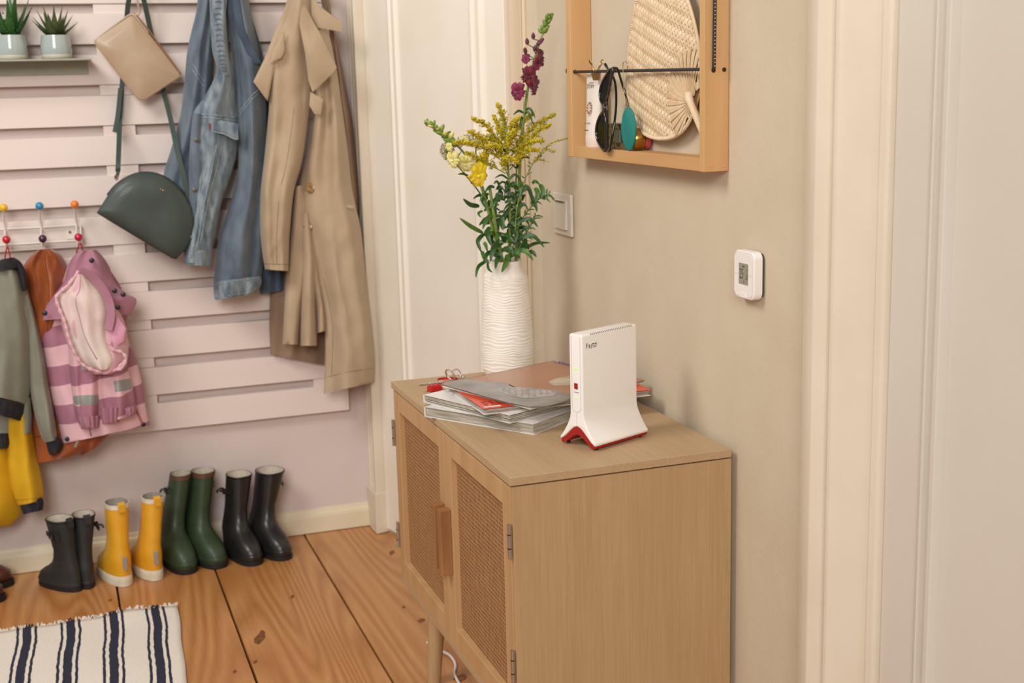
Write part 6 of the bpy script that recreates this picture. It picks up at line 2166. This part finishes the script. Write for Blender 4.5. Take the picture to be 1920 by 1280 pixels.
def boot(label, heel=None, toe=None, d=(0, 1), L_=.18, top=(0, 0), tw=.05, m=None, lining=None, band=None, rand=None, strap_side=0, tab=None, patch_m=None, group=None, topdy=.0):
    d = V((d[0], d[1], 0)).normalized()
    sdv = V((-d.y, d.x, 0))
    if heel:
        hp_ = at(heel[0], heel[1], Z=0)
    else:
        hp_ = at(toe[0], toe[1], Z=0) - d * L_
    ank = hp_ + d * L_ * .27
    tp = at(top[0], top[1], Y=ank.y + topdy)
    Hh_ = tp.z
    lean = V((tp.x - ank.x, tp.y - ank.y, 0))
    t_ = thing('rubber_boot' if Hh_ > .1 else 'shoe', label, 'boot', hp_ + d * L_ * .5, group=group)
    hp_ = hp_ + V((0, 0, 0))
    a_ = tw / 2
    lay = [(.012, .02, .98, .165, .10), (.030, .0, 1.0, .19, .12), (.16, .0, .99, .192, .12), (.25, .0, .94, .188, .10), (.33, .005, .82, .18, .06), (.40, .01, .69, .168, .0), (.48, .03, .59, .153, .0), (.58, .045, .54, .145, .0), (.72, .05, .505, .14, .0)]
    rs = []
    zs = []
    for z, b, f, w_, eg in lay:
        z_ = z * L_
        q = max(0, (z_ - .45 * L_) / (Hh_ - .45 * L_))
        rs.append(layer(hp_, d, sdv, b * L_, f * L_, w_ * L_, z_, lean * q, egg=eg))
    z0 = .72 * L_
    for k in range(1, 9):
        q = k / 8
        z_ = lerp(z0, Hh_, q)
        ql = (z_ - .45 * L_) / (Hh_ - .45 * L_)
        cu = .285 * L_
        hb = lerp(.228 * L_, a_ * 1.08, q)
        ww = lerp(.14 * L_, a_ * .88, q)
        rs.append(layer(hp_, d, sdv, cu - hb, cu + hb, ww, z_, lean * ql))
    nb = 2 if band else 0
    upper = rs[:len(rs) - nb + (1 if nb else 0)]
    topc = hp_ + d * .285 * L_ + V((0, 0, Hh_)) + lean

    def scale_ring(r_, s_, dz):
        c_ = sum(r_, V((0, 0, 0))) / len(r_)
        return [c_ + (p - c_) * s_ + V((0, 0, dz)) for p in r_]
    MB().rings(upper, (True, False)).build('upper', m, t_, smooth=True, angle=70)
    if band:
        MB().rings([scale_ring(r_, 1.03, 0) for r_ in rs[-nb - 0:]], (False, False)).rings([scale_ring(rs[-1], 1.03, 0), scale_ring(rs[-1], .92, 0)], (False, False)).build('top_band', band, t_, smooth=True, angle=60)
    else:
        MB().rings([scale_ring(rs[-1], 1.0, -.001), scale_ring(rs[-1], 1.025, -.003), scale_ring(rs[-1], 1.02, .001), scale_ring(rs[-1], .93, .0012)], (False, False)).build('rim', m, t_, smooth=True)
    MB().rings([scale_ring(rs[-1], .935, .001), scale_ring(rs[-2], .93, 0), scale_ring(rs[-4], .92, 0), scale_ring(rs[-6], .9, 0)], (False, True)).build('lining', lining or m_blin, t_, smooth=True)
    so = [layer(hp_, d, sdv, -.012 * L_, 1.012 * L_, .197 * L_, 0, egg=.12), layer(hp_, d, sdv, -.012 * L_, 1.012 * L_, .200 * L_, .022 * L_, egg=.12), layer(hp_, d, sdv, -.008 * L_, 1.008 * L_, .196 * L_, .06 * L_, egg=.12)]
    MB().rings(so).build('sole', rand or m_bsole, t_, smooth=True, angle=40)
    if rand:
        MB().rings([layer(hp_, d, sdv, -.010 * L_, 1.010 * L_, .198 * L_, .06 * L_, egg=.12), layer(hp_, d, sdv, -.006 * L_, 1.0 * L_, .198 * L_, .15 * L_, egg=.12), layer(hp_, d, sdv, .0, .985 * L_, .186 * L_, .155 * L_, egg=.12)], (False, False)).build('foxing', rand, t_, smooth=True)
    elif m is not m_byellow:
        MB().rings([layer(hp_, d, sdv, -.004 * L_, 1.006 * L_, .197 * L_, .10 * L_, egg=.12), layer(hp_, d, sdv, -.006 * L_, 1.012 * L_, .2 * L_, .125 * L_, egg=.12), layer(hp_, d, sdv, .0, 1.0 * L_, .19 * L_, .15 * L_, egg=.12)], (False, False)).build('toe_guard', m, t_, smooth=True)
    if strap_side:
        zc = Hh_ * .82
        ql = (zc - .45 * L_) / (Hh_ - .45 * L_)
        c_ = hp_ + d * .285 * L_ + V((0, 0, zc)) + lean * ql
        sp_ = sdv * strap_side
        s0 = MB().strip([c_ + sp_ * a_ * .80 + d * a_ * .7, c_ + sp_ * a_ * 1.02 + d * .1 * a_, c_ + sp_ * a_ * .95 - d * a_ * .5, c_ + sp_ * a_ * 1.05 - d * a_ * .9 + V((0, 0, -.004))], (0, 0, 1), .0055, .0025).build('strap', m, t_, smooth=True, angle=40)
        MB().box((-.006, -.002, -.008), (.006, .002, .008), frame_mat(c_ + sp_ * a_ * 1.08 - d * a_ * .1, d, sp_)).build('buckle', m_bsole, s0, bevel=.0008)
        MB().tube(smooth_path([c_ + sp_ * a_ * 1.0 - d * a_ * .3, c_ + sp_ * (a_ + .010) - d * a_ * .5 + V((0, 0, .002)), c_ + sp_ * (a_ + .014) - d * a_ * .6 + V((0, 0, -.006))], 4), .0028, n=6).build('strap_tail', m, s0, smooth=True)
    if tab:
        back = layer(hp_, d, sdv, .285 * L_ - a_ * 1.08, .285 * L_ + a_ * 1.08, a_ * .88, Hh_, lean)[14]
        MB().strip([back + V((0, 0, -.018)) - d * .0035, back + V((0, 0, .0005)) - d * .003, back + V((0, 0, .006)) + d * .002, back + V((0, 0, -.004)) + d * .0045], sdv, .0085, .0022).build('pull_tab', tab, t_, smooth=True, angle=40)
    if patch_m:
        zc = .36 * L_
        MB().prism([hp_ - d * (.004) + sdv * a + V((0, 0, zc + z)) for a, z in ((-.005, -.014), (-.003, -.018), (.003, -.018), (.005, -.014), (.005, .016), (-.005, .016))], d * .006).build('heel_patch', patch_m, t_, bevel=.0006)
    return t_


BG = 'boots lined up along the baseboard'


def dirpx(a, b):
    p, q = at(a[0], a[1], Z=0), at(b[0], b[1], Z=0)
    return (q.x - p.x, q.y - p.y)


boot('small black boot at the left end of the row, toe to the left', heel=(150, 1108), d=(-.62, .78), L_=.140, top=(113, 972), tw=.066, m=m_bblack2, strap_side=1, tab=m_bblack2, group=BG)
boot('small black boot seen from behind beside the first yellow boot', heel=(168, 1104), d=(-.22, 1), L_=.135, top=(157, 964), tw=.060, m=m_bblack2, strap_side=-1, tab=m_bblack2, group=BG)
boot('yellow boot with cream sole next to the small black boots', heel=(238, 1099), d=(-.27, .96), L_=.168, top=(219, 941), tw=.064, m=m_byellow, lining=m_bling, band=m_bcream, rand=m_bcream, tab=m_byellow, patch_m=m_patch, group=BG)
boot('yellow boot with cream sole next to the green boots', heel=(296, 1088), d=(-.25, .97), L_=.168, top=(287, 930), tw=.058, m=m_byellow, lining=m_bling, band=m_bcream, rand=m_bcream, tab=m_byellow, patch_m=m_patch, group=BG)
boot('dark green boot with brown rim next to the yellow boots', toe=(356, 1076), d=(.22, -1), L_=.185, top=(338, 886), tw=.056, m=m_bgreen, band=m_brim, strap_side=-1, group=BG, topdy=.0)
boot('dark green boot with brown rim next to the shiny black boots', toe=(416, 1065), d=(.38, -1), L_=.185, top=(380, 881), tw=.062, m=m_bgreen, band=m_brim, strap_side=1, group=BG)
boot('shiny black boot between the green boot and its pair', toe=(482, 1060), d=(.30, -1), L_=.175, top=(447, 888), tw=.070, m=m_bblack, strap_side=-1, group=BG)
boot('shiny black boot at the right end of the row', toe=(538, 1050), d=(.36, -1), L_=.175, top=(505, 881), tw=.078, m=m_bblack, strap_side=1, group=BG)


def shoe(label, toe, d, L_):
    d = V((d[0], d[1], 0)).normalized()
    sdv = V((-d.y, d.x, 0))
    hp_ = at(toe[0], toe[1], Z=0) - d * L_
    t_ = thing('leather_shoe', label, 'shoe', hp_ + d * L_ * .5, group='brown shoes at the left edge')
    rs = [layer(hp_, d, sdv, b * L_, f * L_, w_ * L_, z * L_, egg=eg) for z, b, f, w_, eg in ((.07, .0, 1.0, .17, .12), (.16, .0, .985, .165, .1), (.22, .01, .9, .155, .05), (.27, .015, .72, .14, 0), (.31, .02, .55, .12, 0))]
    MB().rings(rs, (True, False)).build('upper', m_brown, t_, smooth=True)
    MB().rings([[p * 1 for p in rs[-1]], layer(hp_, d, sdv, .04 * L_, .52 * L_, .105 * L_, .3 * L_), layer(hp_, d, sdv, .04 * L_, .6 * L_, .11 * L_, .14 * L_)], (False, True)).build('lining', m_blin, t_, smooth=True)
    MB().rings([layer(hp_, d, sdv, -.015 * L_, 1.015 * L_, .18 * L_, z * L_, egg=.12) for z in (0, .065)]).build('sole', m_bsole, t_, bevel=.001)
    lc = MB()
    for k in range(4):
        c_ = hp_ + d * L_ * (.56 + .045 * k) + V((0, 0, L_ * (.315 - .022 * k)))
        lc.tube([c_ - sdv * .022, c_ + V((0, 0, .004)), c_ + sdv * .022], .0018, n=6)
    lc.build('laces', mat('dark_laces', '2a1b16', rough=.8), t_, smooth=True, kind='stuff')


shoe('brown leather shoe nearer the baseboard at the left edge', (25, 1094), (1, -.12), .22)
shoe('brown leather shoe nearer the rug at the left edge', (9, 1123), (1, -.15), .22)

# ------------------------------------------------------------------ striped rug
fr_ = at(332, 1141, Z=0)
fl2 = at(0, 1190, Z=0)
rd = at(352, 1280, Z=0)
ex = (fr_ - fl2).normalized()
ey = V((-ex.y, ex.x, 0))
ang = math.atan2(ex.y, ex.x)
lean_ = (rd - fr_)
skew = lean_.dot(ex) / -lean_.dot(ey)
m_rug = mat('cream_and_navy_stripes', 'ddd2c3', rough=.95, bump=.5, bscale=420)
nt = m_rug.node_tree
b_ = nt.nodes['Principled BSDF']
tc = N(nt, 'ShaderNodeTexCoord')
sx = N(nt, 'ShaderNodeSeparateXYZ')
nt.links.new(tc.outputs['UV'], sx.inputs[0])
offs = [(fr_ + lean_ * .33 - at(x, 1188, Z=0)).dot(ex) for x in (312, 228, 144, 64)]
per = (offs[3] - offs[0]) / 3
wob = N(nt, 'ShaderNodeTexNoise', Scale=40.0)
nt.links.new(tc.outputs['Object'], wob.inputs['Vector'])
ma = N(nt, 'ShaderNodeMath', operation='MULTIPLY_ADD')
ma.inputs[1].default_value = .006
nt.links.new(wob.outputs['Fac'], ma.inputs[0])
nt.links.new(sx.outputs['X'], ma.inputs[2])
dvn = N(nt, 'ShaderNodeMath', operation='MULTIPLY_ADD')
dvn.inputs[1].default_value = 1 / per
dvn.inputs[2].default_value = -(offs[0] + .003) / per + 10.05
nt.links.new(ma.outputs[0], dvn.inputs[0])
fc_ = N(nt, 'ShaderNodeMath', operation='FRACT')
nt.links.new(dvn.outputs[0], fc_.inputs[0])
r = N(nt, 'ShaderNodeValToRGB')
r.color_ramp.interpolation = 'CONSTANT'
cream, navy = lin('efe7db') + (1,), lin('262b3e') + (1,)
e = r.color_ramp.elements
e[0].position, e[0].color = 0, cream
e[1].position, e[1].color = .02, navy
for p, c_ in ((.085, cream), (.155, navy), (.355, cream), (.43, navy), (.495, cream)):
    q = e.new(p)
    q.color = c_
nt.links.new(fc_.outputs[0], r.inputs[0])
gn_ = N(nt, 'ShaderNodeTexNoise', Scale=300.0)
nt.links.new(tc.outputs['Object'], gn_.inputs['Vector'])
mxr = N(nt, 'ShaderNodeMix')
mxr.data_type = 'RGBA'
mxr.blend_type = 'MULTIPLY'
mxr.inputs[0].default_value = .25
nt.links.new(r.outputs[0], mxr.inputs[6])
nt.links.new(gn_.outputs['Fac'], mxr.inputs[7])
nt.links.new(mxr.outputs[2], b_.inputs['Base Color'])
rg_ = thing('striped_rug', 'cream cotton rug with navy stripes and frayed end on the floor', 'rug', fr_ - ex * .5 - ey * .4)
W_, Ln_ = 1.1, .95
nx_, ny_ = 90, 60


def rug_pt(i, j, lay_):
    a, b = W_ * i / nx_, Ln_ * j / ny_
    h = .0045 + .0035 * noise.noise(V((a * 7, b * 5, 1))) + .004 * math.exp(-b * 14) * (1 + noise.noise(V((a * 16, 0, 3))))
    h += .008 * math.exp(-((a - .10) / .05) ** 2 - (b / .05) ** 2)
    h = max(.0025, h)
    edge = .006 * noise.noise(V((a * 22, 2, 0))) if j == 0 else 0
    sk = skew * b + .006 * noise.noise(V((b * 6, 5, 0)))
    return fr_ - ex * (a - sk) - ey * (b + edge) + V((0, 0, h - (.002 if lay_ else 0)))


vs = [rug_pt(i, j, l_) for l_ in (0, 1) for i in range(nx_ + 1) for j in range(ny_ + 1)]
nn_ = (nx_ + 1) * (ny_ + 1)
fs = []
for i in range(nx_):
    for j in range(ny_):
        a = i * (ny_ + 1) + j
        q = (a, a + 1, a + ny_ + 2, a + ny_ + 1)
        fs += [q, tuple(p + nn_ for p in q[::-1])]
rim = [i * (ny_ + 1) for i in range(nx_ + 1)] + [nx_ * (ny_ + 1) + j for j in range(1, ny_ + 1)] + [i * (ny_ + 1) + ny_ for i in range(nx_ - 1, -1, -1)] + [j for j in range(ny_ - 1, 0, -1)]
fs += [(a, b, b + nn_, a + nn_) for a, b in zip(rim, rim[1:] + rim[:1])]
ro = MB().add(vs, fs).build('weave', m_rug, rg_, smooth=True)
uvl = ro.data.uv_layers.new(name='rug')
for lp_ in ro.data.loops:
    k = lp_.vertex_index % nn_
    uvl.data[lp_.index].uv = (W_ * (k // (ny_ + 1)) / nx_, Ln_ * (k % (ny_ + 1)) / ny_)
fw_, fn_ = MB(), MB()
for k in range(420):
    a = rnd.uniform(0, W_ - .02)
    i = a / W_ * nx_
    p = rug_pt(i, 0, 0)
    fr2 = ((a - offs[0]) / per + 10.05) % 1
    dark = .02 < fr2 < .085 or .155 < fr2 < .355 or .43 < fr2 < .495
    ln = rnd.uniform(.006, .017)
    d = ey * ln + ex * rnd.gauss(0, .006)
    (fn_ if dark and rnd.random() < .85 else fw_).tube([p - V((0, 0, .001)), p + d * .5 + V((0, 0, rnd.uniform(-.001, .005))), V((p.x + d.x, p.y + d.y, .0025 + rnd.random() * .003))], [.0016, .0014, .0007], n=5)
fw_.build('cream_fringe', mat('cream_cotton_thread', 'ddd3c6', rough=.95), rg_, kind='stuff')
fn_.build('navy_fringe', mat('navy_cotton_thread', '23283a', rough=.95), rg_, kind='stuff')

# ------------------------------------------------------------------ cable on the floor
cp = smooth_path([at(x, y, Z=.0035) for x, y in ((801, 1204), (815, 1212), (832, 1222), (843, 1228), (852, 1240), (854, 1250), (852, 1262), (857, 1274), (866, 1290), (880, 1320), (930, 1345), (1000, 1360))], 6)
cb_ = MB().tube(cp, .0030, n=8).build('power_cable', mat('white_cable', 'e6e2dc', rough=.45), smooth=True)
tag(cb_, 'thin white cable lying on the floor under the cabinet', 'cable')
